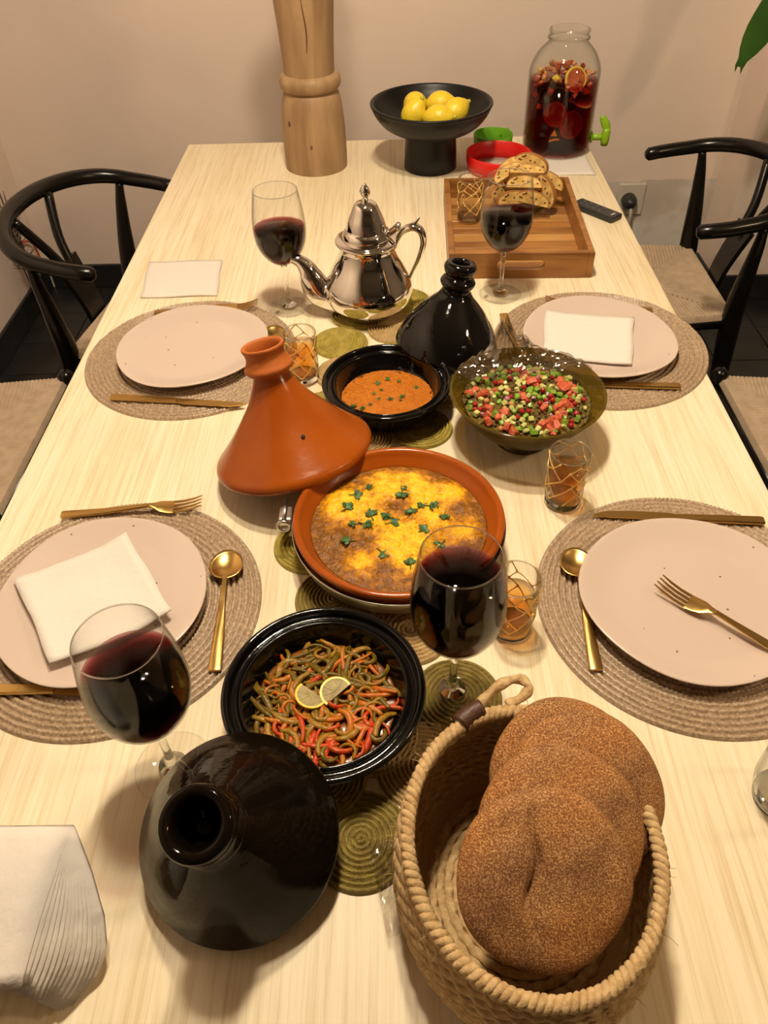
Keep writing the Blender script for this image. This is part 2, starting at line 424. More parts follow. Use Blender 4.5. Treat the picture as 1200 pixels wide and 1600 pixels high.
def tube(points, radii, seg=10, closed=False, flat=1.0, caps=True, mod=None):
    """a tube along points; flat scales the second axis; mod(s, phi) scales the radius"""
    pts = [Vector(p) for p in points]
    n = len(pts)
    if not hasattr(radii, '__len__'):
        radii = [radii] * n
    tang = []
    for i in range(n):
        a = pts[(i - 1) % n] if (closed or i > 0) else pts[i]
        b = pts[(i + 1) % n] if (closed or i < n - 1) else pts[i]
        tang.append((b - a).normalized())
    up = Vector((0, 0, 1))
    if abs(tang[0].dot(up)) > 0.9:
        up = Vector((1, 0, 0))
    nrm = (up - tang[0] * up.dot(tang[0])).normalized()
    vs, fs = [], []
    for i in range(n):
        nrm = (nrm - tang[i] * nrm.dot(tang[i])).normalized()
        bi = tang[i].cross(nrm)
        for k in range(seg):
            ph = 2 * PI * k / seg
            r = radii[i] * (mod(i, ph) if mod else 1.0)
            vs.append(pts[i] + nrm * (r * math.cos(ph)) + bi * (r * flat * math.sin(ph)))
    rings = n if closed else n - 1
    for i in range(rings):
        for k in range(seg):
            a, b = i * seg + k, i * seg + (k + 1) % seg
            c, d = ((i + 1) % n) * seg + (k + 1) % seg, ((i + 1) % n) * seg + k
            fs.append((a, b, c, d))
    if caps and not closed:
        fs.append(tuple(range(seg - 1, -1, -1)))
        fs.append(tuple(range((n - 1) * seg, n * seg)))
    return vs, fs

def box(cx, cy, cz, sx, sy, sz, bev=0.0, seg=2):
    bm = bmesh.new()
    bmesh.ops.create_cube(bm, size=1.0)
    bmesh.ops.scale(bm, vec=(sx, sy, sz), verts=bm.verts)
    if bev:
        bmesh.ops.bevel(bm, geom=list(bm.edges) + list(bm.verts), offset=bev, segments=seg, profile=0.5, affect='EDGES')
    bmesh.ops.translate(bm, vec=(cx, cy, cz), verts=bm.verts)
    bm.verts.index_update()
    vs = [tuple(v.co) for v in bm.verts]
    fs = [tuple(v.index for v in f.verts) for f in bm.faces]
    bm.free()
    return vs, fs

def prism(outline, z0, z1):
    n = len(outline)
    vs = [(x, y, z0) for x, y in outline] + [(x, y, z1) for x, y in outline]
    fs = [tuple(range(n - 1, -1, -1)), tuple(range(n, 2 * n))] + [(i, (i + 1) % n, n + (i + 1) % n, n + i) for i in range(n)]
    return vs, fs

def ellipsoid(rx, ry, rz, nu=16, nv=10, fn=None):
    prof = [(math.sin(PI * i / nv), -math.cos(PI * i / nv)) for i in range(nv + 1)]
    vs, fs = lathe([(r if 0 < i < nv else 0, z) for i, (r, z) in enumerate(prof)], nu)
    out = []
    for x, y, z in vs:
        k = fn(x, y, z) if fn else 1.0
        out.append((x * rx * k, y * ry * k, z * rz * k))
    return out, fs

def thing(name, label, cat, loc=(0, 0, 0), rot=(0, 0, 0), group=None):
    o = bpy.data.objects.new(name, None)
    o.empty_display_size = 0.05
    C.objects.link(o)
    o.location = loc
    o.rotation_euler = rot if hasattr(rot, '__len__') else (0, 0, rot)
    return tag(o, label, cat, group)

def tag(o, label, cat, group=None, kind=None):
    o['label'] = label; o['category'] = cat
    if group: o['group'] = group
    if kind: o['kind'] = kind
    return o

def struct(o):
    o['kind'] = 'structure'
    return o

def dup(root, loc, rot=None, label=None, group=None):
    r = root.copy(); C.objects.link(r); r.location = loc
    if rot is not None:
        r.rotation_euler = rot if hasattr(rot, '__len__') else (0, 0, rot)
    if label: r['label'] = label
    if group: r['group'] = group
    for ch in list(root.children):
        c = ch.copy(); C.objects.link(c); c.parent = r
        for g in list(ch.children):
            d = g.copy(); C.objects.link(d); d.parent = c
    return r

def vnoise(p, s, seed=0.0):
    x, y, z = p[0] * s + seed, p[1] * s + seed * 1.7, p[2] * s + seed * 0.6
    return (math.sin(x * 1.3 + 1.7 * math.sin(y * 1.1)) + math.sin(y * 1.7 + 1.3 * math.sin(z * 1.4 + x * .6)) + math.sin(z * 1.5 + 1.1 * math.sin(x * 1.2))) / 3.0

def blob(r, ph, sx, sy, amt):
    """wavy closed outline"""
    return [(r * sx * (1 + amt * math.sin(2 * a + ph) + amt * .6 * math.sin(3 * a + 2 * ph) + amt * .4 * math.sin(5 * a + ph)) * math.cos(a),
             r * sy * (1 + amt * math.sin(2 * a + ph) + amt * .6 * math.sin(3 * a + 2 * ph) + amt * .4 * math.sin(5 * a + ph)) * math.sin(a)) for a in np.linspace(0, 2 * PI, 24, endpoint=False)]

# ------------------------------------------------------------------ the room
XL, XR, YB, YF, ZC = -1.375, 3.30, 2.85, -4.2, 2.75
CORNER_X, CORNER_Y = 1.19, 2.65
def slab(name, x0, x1, y0, y1, z0, z1, m, parent=None, bev=0.0):
    return mesh_obj(name, *box((x0 + x1) / 2, (y0 + y1) / 2, (z0 + z1) / 2, x1 - x0, y1 - y0, z1 - z0, bev), m, parent, smooth=False)

floor = struct(slab('floor', XL, XR, YF, YB, -0.06, -0.006, M['grout']))
struct(slab('ceiling', XL, XR, YF, YB, ZC, ZC + 0.05, M['ceiling']))
struct(slab('wall_back', XL, CORNER_X, YB, YB + 0.1, 0, ZC, M['wall_worn']))
struct(slab('wall_left', XL - 0.1, XL, YF, YB + 0.1, 0, ZC, M['wall']))
struct(slab('wall_right', XR, XR + 0.1, YF, YB + 0.1, 0, ZC, M['wall_dark']))
struct(slab('wall_front', XL, XR, YF - 0.1, YF, 0, ZC, M['wall_dark']))
struct(slab('wall_corner_block', CORNER_X, XR, CORNER_Y, YB + 0.1, 0, ZC, M['wall']))

# floor tiles, dark slate squares; those the photograph shows are single pieces, the rest one mesh
TS = 0.206
tile_me = None
rest = MB()
y = YB
row = 0
tv, tf = box(0, 0, 0, TS - 0.004, TS - 0.004, 0.012, 0.0015, 1)
while y - TS > YF - 0.01:
    yc = y - TS / 2 - 0.05 * 0
    x = XL
    while x + TS < XR + 0.02:
        xc = x + TS / 2
        inside_block = xc > CORNER_X - 0.02 and yc > CORNER_Y - 0.1
        if not inside_block:
            seen = yc > 1.15 and (xc < -0.45 or xc > 0.45)
            dz = random.uniform(-0.0008, 0.0008)
            if seen:
                if tile_me is None:
                    o = mesh_obj('floor_tile', tv, tf, M['slate'], floor, (xc, yc, -0.006 + dz), smooth=False)
                    tile_me = o.data
                else:
                    o = bpy.data.objects.new('floor_tile', tile_me); C.objects.link(o)
                    o.location = (xc, yc, -0.006 + dz); o.parent = floor
            else:
                rest.add([(a + xc, b + yc, c - 0.006 + dz) for a, b, c in tv], tf)
        x += TS
    y -= TS
o = mb_obj('floor_tiles_out_of_view', rest, M['slate'], floor, smooth=False)
o['kind'] = 'stuff'

# black tile skirting, one piece after another
def baseboard(name, p0, p1, inward, h=0.095, n=None):
    p0, p1 = Vector(p0), Vector(p1)
    L = (p1 - p0).length
    n = n or max(1, round(L / 0.31))
    root = bpy.data.objects.new(name, None); C.objects.link(root); struct(root)
    root.location = (p0.x, p0.y, 0)
    d = (p1 - p0) / n
    ang = math.atan2(d.y, d.x)
    off = Vector(inward) * 0.007
    me = None
    for i in range(n):
        c = d * (i + 0.5) + off
        if me is None:
            o = mesh_obj('skirting_tile', *box(0, 0, 0, d.length - 0.002, 0.012, h, 0.002, 1), M['slate'], root, smooth=False); me = o.data
        else:
            o = bpy.data.objects.new('skirting_tile', me); C.objects.link(o); o.parent = root
        o.location = (c.x, c.y, h / 2 + 0.001); o.rotation_euler = (0, 0, ang)
baseboard('baseboard_back', (XL + 0.016, YB, 0), (CORNER_X - 0.016, YB, 0), (0, -1, 0))
baseboard('baseboard_left', (XL, 0.4, 0), (XL, YB - 0.016, 0), (1, 0, 0))
baseboard('baseboard_corner_side', (CORNER_X, CORNER_Y, 0), (CORNER_X, YB - 0.016, 0), (-1, 0, 0))
baseboard('baseboard_corner_front', (CORNER_X, CORNER_Y, 0), (XR, CORNER_Y, 0), (0, -1, 0))

# pendant lamps hung over the table (they light the scene; outside the frame)
for k, (lx, ly, lz, rad) in enumerate(LAMP_GLOBES):
    t = thing('pendant_lamp', ('round opal glass pendant lamp hung over the tray end of the table', 'round opal glass pendant lamp hung over the bread end of the table')[k], 'lamp', (lx, ly, T + lz), 0, 'pendant lamps over the table')
    mesh_obj('globe', *ellipsoid(0.055, 0.055, 0.055, 24, 14), glow('opal_globe_%d' % k, LAMP_COLOUR, rad), t)
    mesh_obj('cap', *lathe([(0, 0.10), (0.016, 0.10), (0.022, 0.085), (0.026, 0.052), (0, 0.052)], 20), M['brass'], t)
    mesh_obj('added_shade', *lathe([(0.024, 0.088), (0.070, 0.075), (0.120, 0.040), (0.150, -0.012), (0.1525, -0.012), (0.122, 0.043), (0.071, 0.078), (0.024, 0.091)], 48, close=True), M['added_shade'], t)  # added out of view to keep the globe's light off the ceiling
    mesh_obj('cable', *tube([(0, 0, 0.09), (0, 0, ZC - T - lz - 0.02)], 0.003, 8), M['black_wood'], t)
    mesh_obj('ceiling_rose', *lathe([(0, ZC - T - lz - 0.03), (0.045, ZC - T - lz - 0.025), (0.05, ZC - T - lz - 0.001), (0, ZC - T - lz - 0.001)], 24), M['brass'], t)

# floor lamp standing behind the right-hand chairs (outside the frame; throws the leaf's shadow on the wall)
t = thing('floor_lamp', 'floor lamp with a round glowing globe standing right of the table', 'lamp', (1.46, 0.42, 0))
mesh_obj('base', *lathe([(0, 0.0), (0.14, 0.0), (0.14, 0.012), (0.03, 0.03), (0, 0.03)], 40), M['brass'], t)
mesh_obj('pole', *tube([(0, 0, 0.02), (0, 0, 1.84)], 0.011, 12), M['brass'], t)
mesh_obj('globe', *[[(a_, b_, c_ + 1.90) for a_, b_, c_ in ellipsoid(0.075, 0.075, 0.075, 24, 14)[0]], ellipsoid(0.075, 0.075, 0.075, 24, 14)[1]], glow('warm_globe', (1.0, 0.72, 0.42), 115.0), t)

# wall socket with a plug and its lead
t = thing('wall_socket', 'ivory wall socket with a black plug low on the back wall', 'socket', (0.885, YB, T - 0.445))
mesh_obj('cover_plate', *box(0, -0.006, 0, 0.10, 0.012, 0.115, 0.004), M['white_plastic'], t, smooth=False)
mesh_obj('plug', *tube([(-0.008, -0.01, 0), (-0.008, -0.035, 0), (-0.008, -0.05, -0.004), (-0.008, -0.058, -0.012)], [0.027, 0.027, 0.023, 0.012], 20), M['remote'], t)
mesh_obj('lead', *tube(spline([(-0.006, -0.05, -0.012), (-0.002, -0.055, -0.04), (0.0, -0.04, -0.10), (-0.01, -0.03, -0.2), (-0.03, -0.03, -0.29)], 5), 0.006, 8), M['white_plastic'], t)

# orange cable on the left wall and a bundle of dried twigs in the corner
o = mesh_obj('cable', *tube(spline([(XL + 0.012, 2.70, T - 0.50), (XL + 0.014, 2.74, T - 0.505), (XL + 0.015, 2.785, T - 0.54), (XL + 0.014, 2.80, T - 0.60), (XL + 0.012, 2.79, T - 0.655)], 6), 0.004, 8), M['cable'])
tag(o, 'thin orange cable looping down the left wall behind the chair', 'cable')
t = thing('dried_branch', 'bundle of dried brown twigs leaning in the left corner', 'dried plant', (XL + 0.05, 2.62, 0))
for k in range(16):
    a = random.uniform(-0.03, 0.03); b = random.uniform(-0.07, 0.05)
    pts = [(random.uniform(-.012, .012), random.uniform(-.02, .02), 0.0), (a * .4, b * .5, 0.2), (a * .7 - .008, b + random.uniform(-.01, .01), 0.36), (a - 0.012, b * 1.4, 0.40 + random.uniform(-0.02, 0.12))]
    pts = [(max(p[0], -0.042), p[1], p[2]) for p in pts]
    tw = mesh_obj('twig', *tube(spline(pts, 4), [0.0035 - 0.0025 * i / 12 for i in range(13)], 5), M['twig'], t)
    m2 = MB()
    for q in range(5):
        z = 0.22 + 0.045 * q
        sx = random.uniform(-.03, .04); sy = random.uniform(-.05, .05)
        m2.add(*tube([(a * .7, b * .8, z), (max(a * .7 + sx, -0.042), b * .8 + sy, z + 0.03)], [0.0016, 0.0008], 4))
    mb_obj('side_shoot', m2, M['twig'], tw)

# ------------------------------------------------------------------ dining table
TX0, TX1, TY0, TY1 = -0.556, 0.524, 0.0, 2.215
table = thing('dining_table', 'long pale whitewashed wooden dining table carrying the whole meal', 'table', (0, 0, 0))
mesh_obj('tabletop', *box((TX0 + TX1) / 2, (TY0 + TY1) / 2, T - 0.02, TX1 - TX0, TY1 - TY0, 0.04, 0.003, 2), M['table'], table, smooth=False)
for x in (TX0 + 0.09, TX1 - 0.09):
    mesh_obj('apron', *box(x, (TY0 + TY1) / 2, T - 0.085, 0.025, TY1 - TY0 - 0.24, 0.09, 0.002), M['table'], table, smooth=False)
    for y in (TY0 + 0.09, TY1 - 0.09):
        mesh_obj('leg', *box(x, y, (T - 0.04) / 2, 0.075, 0.075, T - 0.041, 0.004), M['table'], table, smooth=False)
for y in (TY0 + 0.09, TY1 - 0.09):
    mesh_obj('apron', *box((TX0 + TX1) / 2, y, T - 0.085, TX1 - TX0 - 0.25, 0.025, 0.09, 0.002), M['table'], table, smooth=False)

# ------------------------------------------------------------------ chairs (black frame, bent rail, Y-shaped back, woven cord seat)
def cord_panel(a, b, c, n, amp=0.0024):
    """triangle a-b (rail) to c (centre): cords run from the rail inward, perpendicular to it"""
    a, b, c = Vector(a), Vector(b), Vector(c)
    u = (b - a); L = u.length; u /= L
    w = c - a - u * (c - a).dot(u)
    D = w.length; w /= D
    s_c = (c - a).dot(u)
    vs, fs = [], []
    steps = n * 4
    for i in range(steps + 1):
        s = L * i / steps
        d = D * (s / s_c if s < s_c else (L - s) / (L - s_c)) if 0 < s < L else 0.0
        z = amp * abs(math.sin(PI * i / 4.0))
        p = a + u * s
        rows = [p - w * 0.012 + Vector((0, 0, -0.030)), p - w * 0.013 + Vector((0, 0, -0.012)), p - w * 0.006 + Vector((0, 0, z)),
                p + w * (d * 0.5) + Vector((0, 0, z - 0.004 * (d / D))), p + w * d + Vector((0, 0, z - 0.010 * (d / D)))]
        vs.extend(rows)
    for i in range(steps):
        for k in range(4):
            q = i * 5 + k
            fs.append((q, q + 1, q + 6, q + 5))
    return vs, fs

def plank(pts, halfw, th, nx=(1, 0, 0)):
    """flat board along pts, halfw to each side along x, thickness th"""
    vs, fs = [], []
    n = len(pts)
    for i, (p, w) in enumerate(zip(pts, halfw)):
        a = Vector(pts[max(i - 1, 0)]); b = Vector(pts[min(i + 1, n - 1)])
        tg = (b - a).normalized(); nx_ = Vector(nx); nm = tg.cross(nx_).normalized()
        p = Vector(p)
        vs += [p - nx_ * w - nm * th, p + nx_ * w - nm * th, p + nx_ * w + nm * th, p - nx_ * w + nm * th]
    for i in range(n - 1):
        for k in range(4):
            a, b = i * 4 + k, i * 4 + (k + 1) % 4
            fs.append((a, b, b + 4, a + 4))
    fs += [(3, 2, 1, 0), (4 * n - 4, 4 * n - 3, 4 * n - 2, 4 * n - 1)]
    return vs, fs

def make_chair(label, loc, rz):
    t = thing('dining_chair', label, 'chair', loc, (0, 0, rz), 'black cord-seat chairs round the table')
    bw = M['black_wood']
    SZ = 0.455
    fl, fr_, bl, br = (-0.235, 0.205), (0.235, 0.205), (-0.185, -0.20), (0.185, -0.20)
    cc = (0, 0.0, SZ)
    def p3(q, z=SZ): return (q[0], q[1], z)
    for a, b, n in ((fr_, fl, 50), (bl, br, 40), (fl, bl, 44), (br, fr_, 44)):
        mesh_obj('woven_panel', *cord_panel(p3(a), p3(b), cc, n), M['cord'], t, smooth=True, sharp=50)
    for s in (-1, 1):
        mesh_obj('leg', *tube([(s * 0.245, 0.215, 0.0), (s * 0.245, 0.215, 0.2), (s * 0.243, 0.214, 0.40), (s * 0.243, 0.213, 0.462), (s * 0.243, 0.213, 0.474)], [0.011, 0.016, 0.020, 0.019, 0.010], 14), bw, t)
        # rear leg sweeps up and forward to carry the rail
        mesh_obj('leg', *tube(spline([(s * 0.205, -0.245, 0.0), (s * 0.20, -0.225, 0.22), (s * 0.198, -0.205, 0.44), (s * 0.212, -0.20, 0.56), (s * 0.232, -0.195, 0.66), (s * 0.240, -0.190, 0.705)], 4),
                                [0.013, 0.015, 0.017, 0.019, 0.021, 0.023, 0.0245, 0.026, 0.026, 0.025, 0.024, 0.0225, 0.021, 0.019, 0.017, 0.0155, 0.014, 0.0125, 0.0115, 0.011, 0.0105], 14), bw, t)
        mesh_obj('stretcher', *tube([(s * 0.242, 0.205, 0.25), (s * 0.205, -0.225, 0.25)], 0.009, 10), bw, t)
    mesh_obj('seat_rail', *tube([(-0.235, 0.213, SZ - 0.022), (0.235, 0.213, SZ - 0.022)], 0.013, 10), bw, t)
    mesh_obj('seat_rail', *tube([(-0.19, -0.212, SZ - 0.024), (0.19, -0.212, SZ - 0.024)], 0.013, 10), bw, t)
    for s in (-1, 1):
        mesh_obj('seat_rail', *tube([(s * 0.243, 0.20, SZ - 0.024), (s * 0.196, -0.20, SZ - 0.024)], 0.012, 10), bw, t)
    mesh_obj('stretcher', *tube([(-0.242, 0.213, 0.30), (0.242, 0.213, 0.30)], 0.009, 10), bw, t)
    # bent top rail
    rail = []
    for i in range(33):
        a = -PI * i / 32
        rail.append((0.245 * math.cos(a) * (1 + 0.05 * math.sin(-a)), -0.145 + 0.185 * math.sin(a) * 1.0, 0.712 + 0.035 * math.sin(-a)))
    rail = [(0.243, -0.045, 0.700), (0.247, -0.075, 0.704), (0.249, -0.11, 0.708)] + rail[1:-1] + [(-0.249, -0.11, 0.708), (-0.247, -0.075, 0.704), (-0.243, -0.045, 0.700)]
    n = len(rail)
    rr = [0.0170 + 0.0025 * math.sin(PI * i / (n - 1)) for i in range(n)]
    rail = [(0.242, -0.037, 0.699)] + rail + [(-0.242, -0.037, 0.699)]
    rr = [0.010] + rr + [0.010]
    mesh_obj('rail', *tube(rail, rr, 14), bw, t)
    # Y-shaped splat
    mesh_obj('splat', *plank(spline([(0, -0.214, 0.425), (0, -0.228, 0.50), (0, -0.262, 0.60)], 4), [0.036, 0.036, 0.037, 0.038, 0.039, 0.041, 0.043, 0.046, 0.048], 0.006), bw, t, smooth=False)
    for s in (-1, 1):
        mesh_obj('splat_arm', *tube(spline([(s * 0.012, -0.252, 0.57), (s * 0.035, -0.282, 0.645), (s * 0.085, -0.305, 0.735)], 5), [0.012] * 11, 10), bw, t)
    return t

chair = make_chair('black chair with curved rail on the left by the back wall, before the square napkin', (-0.578, 1.805, 0), -PI / 2 - 0.17)
dup(chair, (0.665, 1.955, 0), PI / 2, 'black chair with curved arms on the right beside the remote control')
dup(chair, (-1.000, 1.295, 0), -PI / 2, 'pulled-out cord-seat chair at the left edge, only its seat showing')
dup(chair, (0.968, 1.25, 0), PI / 2, 'pulled-out cord-seat chair at the right edge, only its seat corner showing')

# ------------------------------------------------------------------ place mats, plates, cutlery
def make_mat_mesh():
    vs, fs = [], []
    pitch, r0, rings, seg = 0.0076, 0.0865, 13, 420
    rows = []
    def row(fn):
        rows.append(len(vs))
        for i in range(seg):
            a = 2 * PI * i / seg
            r, z = fn(a, i)
            vs.append((r * math.cos(a), r * math.sin(a), z))
    row(lambda a, i: (r0, 0.0005))
    row(lambda a, i: (r0, 0.0030))
    for k in range(rings):
        rc = r0 + pitch * (k + 0.5)
        nb = int(2 * PI * rc / 0.0056)
        for dr, dz, amp in ((-0.47, 0.0003, 0.0), (-0.26, 0.0040, 0.9), (0.06, 0.0054, 1.0), (0.30, 0.0040, 0.9), (0.47, 0.0003, 0.0)):
            def fn(a, i, dr=dr, dz=dz, amp=amp, rc=rc, nb=nb, k=k):
                w = math.sin(nb * a + 2.2 * dr * 3 + k)
                return rc + pitch * dr, dz * (1 + 0.34 * amp * w)
            row(fn)
    row(lambda a, i: (r0 + pitch * rings, 0.0))
    for p, q in zip(rows, rows[1:]):
        for i in range(seg):
            j = (i + 1) % seg
            fs.append((p + i, p + j, q + j, q + i))
    c = len(vs); vs.append((0, 0, 0.0030))
    for i in range(seg):
        fs.append((c, rows[1] + i, rows[1] + (i + 1) % seg))
    return vs, fs

MATS = [('place_mat', (-0.357, 1.162), 'round taupe woven place mat at the far left setting'), ('place_mat', (0.359, 1.166), 'round taupe woven place mat at the far right setting'),
        ('place_mat', (-0.356, 0.598), 'round taupe woven place mat at the near left setting'), ('place_mat', (0.356, 0.592), 'round taupe woven place mat at the near right setting')]
base = None
for k, (nm, (x, y), lab) in enumerate(MATS):
    if base is None:
        base = mesh_obj('place_mat', *make_mat_mesh(), M['mat'], loc=(x, y, T + 0.0003))
        tag(base, lab, 'place mat', 'round woven place mats')
    else:
        dup(base, (x, y, T + 0.0003), 0.7 * k, lab)

def make_plate():
    def wob(a, r, z):
        k = max(0.0, (r - 0.05) / 0.08)
        return 1 + k * (0.020 * math.sin(2 * a + 0.6) + 0.013 * math.sin(3 * a + 2.1) + 0.007 * math.sin(5 * a + 0.3))
    prof = [(0, 0.0105), (0.05, 0.0105), (0.085, 0.0108), (0.098, 0.0125), (0.112, 0.0165), (0.123, 0.0200), (0.1285, 0.0213), (0.1305, 0.0205), (0.1300, 0.0188),
            (0.120, 0.0145), (0.105, 0.0095), (0.092, 0.0058), (0.082, 0.0052), (0.080, 0.0), (0.076, 0.0), (0.075, 0.0045), (0, 0.0045)]
    return lathe(smooth_profile(prof[:9], 3) + prof[9:], 96, fr=wob)
PLATES = [((-0.353, 1.164), 0.3, 'empty speckled pinkish-beige plate at the far left setting'), ((0.356, 1.166), 1.7, 'speckled pinkish-beige plate holding a square napkin at the far right setting'),
          ((-0.365, 0.601), 4.4, 'speckled pinkish-beige plate under a napkin at the near left setting'), ((0.353, 0.588), 2.9, 'speckled pinkish-beige plate with a fork lying across it at the near right')]
base = None
for (x, y), rz, lab in PLATES:
    if base is None:
        base = tag(mesh_obj('dinner_plate', *make_plate(), M['plate'], loc=(x, y, T + 0.0052), rot=(0, 0, rz)), lab, 'plate', 'speckled dinner plates')
    else:
        dup(base, (x, y, T + 0.0052), rz, lab)

def bar(st, n=5):
    """st: (x, halfwidth, z centre, half thickness) -> solid strip along x with soft edges"""
    vs, fs = [], []
    for x, w, z, h in st:
        vs += [(x, -w, z - h * .4), (x, -w * .8, z - h), (x, w * .8, z - h), (x, w, z - h * .4), (x, w, z + h * .4), (x, w * .8, z + h), (x, -w * .8, z + h), (x, -w, z + h * .4)]
    m = len(st)
    for i in range(m - 1):
        for k in range(8):
            a, b = i * 8 + k, i * 8 + (k + 1) % 8
            fs.append((a, b, b + 8, a + 8))
    fs += [tuple(range(7, -1, -1)), tuple(range(8 * m - 8, 8 * m))]
    return vs, fs

# every piece runs from x = 0 (handle end) to its tip
def make_fork():
    t = thing('fork', '', 'fork')
    mesh_obj('handle', *bar([(0, .0062, .0030, .0016), (.004, .0070, .0030, .0018), (.06, .0058, .0040, .0018), (.10, .0038, .0075, .0018), (.122, .0032, .0095, .0018)]), M['gold'], t, sharp=40)
    mesh_obj('head', *bar([(.120, .0032, .0095, .0017), (.129, .0055, .0085, .0014), (.138, .0105, .0060, .0012), (.148, .0120, .0040, .0011), (.156, .0122, .0033, .0010)]), M['gold'], t, sharp=40)
    for k in range(4):
        yy = -0.0099 + 0.0066 * k
        v, f = bar([(.155, .0021, .0033, .0010), (.170, .0019, .0045, .0010), (.184, .0016, .0078, .0009), (.196, .0008, .0125, .0006)])
        mesh_obj('tine', [(a, b + yy, c) for a, b, c in v], f, M['gold'], t, sharp=40)
    return t
def make_spoon():
    t = thing('spoon', '', 'spoon')
    mesh_obj('handle', *bar([(0, .0072, .0030, .0016), (.004, .0078, .0030, .0018), (.06, .0060, .0042, .0018), (.10, .0036, .0080, .0018), (.128, .0030, .0098, .0018), (.137, .0036, .0088, .0014)]), M['gold'], t, sharp=40)
    vs, fs = [], []
    nr, na = 7, 32
    for lay in (0, 1):
        for i in range(nr + 1):
            q = i / nr
            for k in range(na):
                a = 2 * PI * k / na
                wide = 0.0215 * (1 + 0.10 * math.cos(a) * -1)
                x = 0.157 + 0.0245 * q * math.cos(a); y = wide * q * math.sin(a)
                z = 0.0022 + 0.0072 * q * q + (0.0012 if lay == 0 else 0.0)
                vs.append((x, y, z))
    N = (nr + 1) * na
    for lay in (0, 1):
        for i in range(nr):
            for k in range(na):
                a, b = lay * N + i * na + k, lay * N + i * na + (k + 1) % na
                fs.append((a, b, b + na, a + na))
    for k in range(na):
        a, b = nr * na + k, nr * na + (k + 1) % na
        fs.append((a, b, b + N, a + N))
    mesh_obj('bowl', vs, fs, M['gold'], t)
    return t
def make_knife():
    t = thing('knife', '', 'knife')
    mesh_obj('handle', *bar([(0, .0060, .0036, .0022), (.004, .0072, .0036, .0028), (.06, .0066, .0036, .0028), (.108, .0056, .0036, .0026), (.112, .0062, .0036, .0020)]), M['gold'], t, sharp=40)
    out = [(.111, -.0055), (.125, -.0078), (.170, -.0086), (.205, -.0070), (.222, -.0015), (.226, .0035), (.20, .0050), (.15, .0056), (.111, .0055)]
    v, f = prism(out, 0.0028, 0.0044)
    mesh_obj('blade', v, f, M['gold'], t, smooth=False)
    return t

def aim(p, q):
    return math.atan2(q[1] - p[1], q[0] - p[0])
MZ = T + 0.0062
fork, spoon, knife = make_fork(), make_spoon(), make_knife()
def put(proto, first, p, q, lab, grp, z=MZ, tilt=0.0, roll=0.0):
    o = proto if first else dup(proto, (0, 0, 0))
    o.location = (p[0], p[1], z); o.rotation_euler = (roll, tilt, aim(p, q))
    o['label'] = lab; o['group'] = grp
    return o
G = 'gold cutlery at the settings'
put(fork, True, (-0.466, 0.757), (-0.262, 0.772), 'gold fork lying along the top of the near left mat', G)
put(fork, False, (-0.452, 1.300), (-0.254, 1.316), 'gold fork half hidden behind the far left plate', G)
put(fork, False, (0.478, 1.272), (0.272, 1.307), 'gold fork half hidden behind the far right plate', G)
put(fork, False, (0.459, 0.471), (0.318, 0.604), 'gold fork lying across the near right plate', G, z=T + 0.0235, tilt=0.03)
put(spoon, True, (-0.211, 0.498), (-0.221, 0.680), 'gold spoon on the right side of the near left mat', G)
put(spoon, False, (0.222, 0.492), (0.228, 0.680), 'gold spoon on the left side of the near right mat', G)
put(spoon, False, (-0.206, 1.052), (-0.218, 1.238), 'gold spoon mostly hidden behind the orange cone lid', G)
put(spoon, False, (0.203, 1.268), (0.218, 1.085), 'gold spoon with only its handle showing beside the clingfilm', G)
put(knife, True, (-0.466, 1.031), (-0.240, 1.003), 'gold knife lying in front of the far left plate', G)
put(knife, False, (0.490, 0.722), (0.266, 0.740), 'gold knife lying behind the near right plate', G)
put(knife, False, (-0.500, 0.477), (-0.274, 0.474), 'gold knife below the near left plate, partly cut by the frame', G)
put(knife, False, (0.463, 1.030), (0.240, 1.046), 'gold knife lying in front of the far right plate', G)

# ------------------------------------------------------------------ paper napkins
def sheet(corners, z, th=0.0016, wave=0.0012, n=14, seed=0.0, lift=None):
    """a thin folded napkin between four corner points"""
    A, B, Cc, D = [Vector((p[0], p[1], 0)) for p in corners]
    vs, fs = [], []
    for lay in (0, 1):
        for i in range(n + 1):
            for k in range(n + 1):
                u, v = i / n, k / n
                p = (A * (1 - u) + B * u) * (1 - v) + (D * (1 - u) + Cc * u) * v
                e = min(u, 1 - u, v, 1 - v)
                p = p + Vector((0.0012 * math.sin(9 * v + seed), 0.0012 * math.sin(8 * u + 2 * seed), 0)) * (1 if e < 0.01 else 0)
                w = wave * (0.6 + vnoise((u * 3, v * 3, seed), 2.2, seed)) + (lift(u, v) if lift else 0)
                vs.append((p.x, p.y, z + max(0, w) + (th if lay else 0)))
    N = (n + 1) ** 2
    for i in range(n):
        for k in range(n):
            a = i * (n + 1) + k
            fs.append((a, a + 1, a + n + 2, a + n + 1))
            fs.append((a + N, a + n + 1 + N, a + n + 2 + N, a + 1 + N))
    edge = [(i * (n + 1)) for i in range(n + 1)] + [n * (n + 1) + k for k in range(1, n + 1)] + [i * (n + 1) + n for i in range(n - 1, -1, -1)] + [k for k in range(n - 1, 0, -1)]
    for a, b in zip(edge, edge[1:] + edge[:1]):
        fs.append((a, b, b + N, a + N))
    return vs, fs
NG = 'white paper napkins'
tag(mesh_obj('paper_napkin', *sheet([(-0.512, 1.517), (-0.358, 1.521), (-0.345, 1.373), (-0.496, 1.369)], T + 0.0005, 0.003, seed=1.0), M['napkin']), 'white paper napkin lying on the bare table above the far left plate', 'napkin', NG)
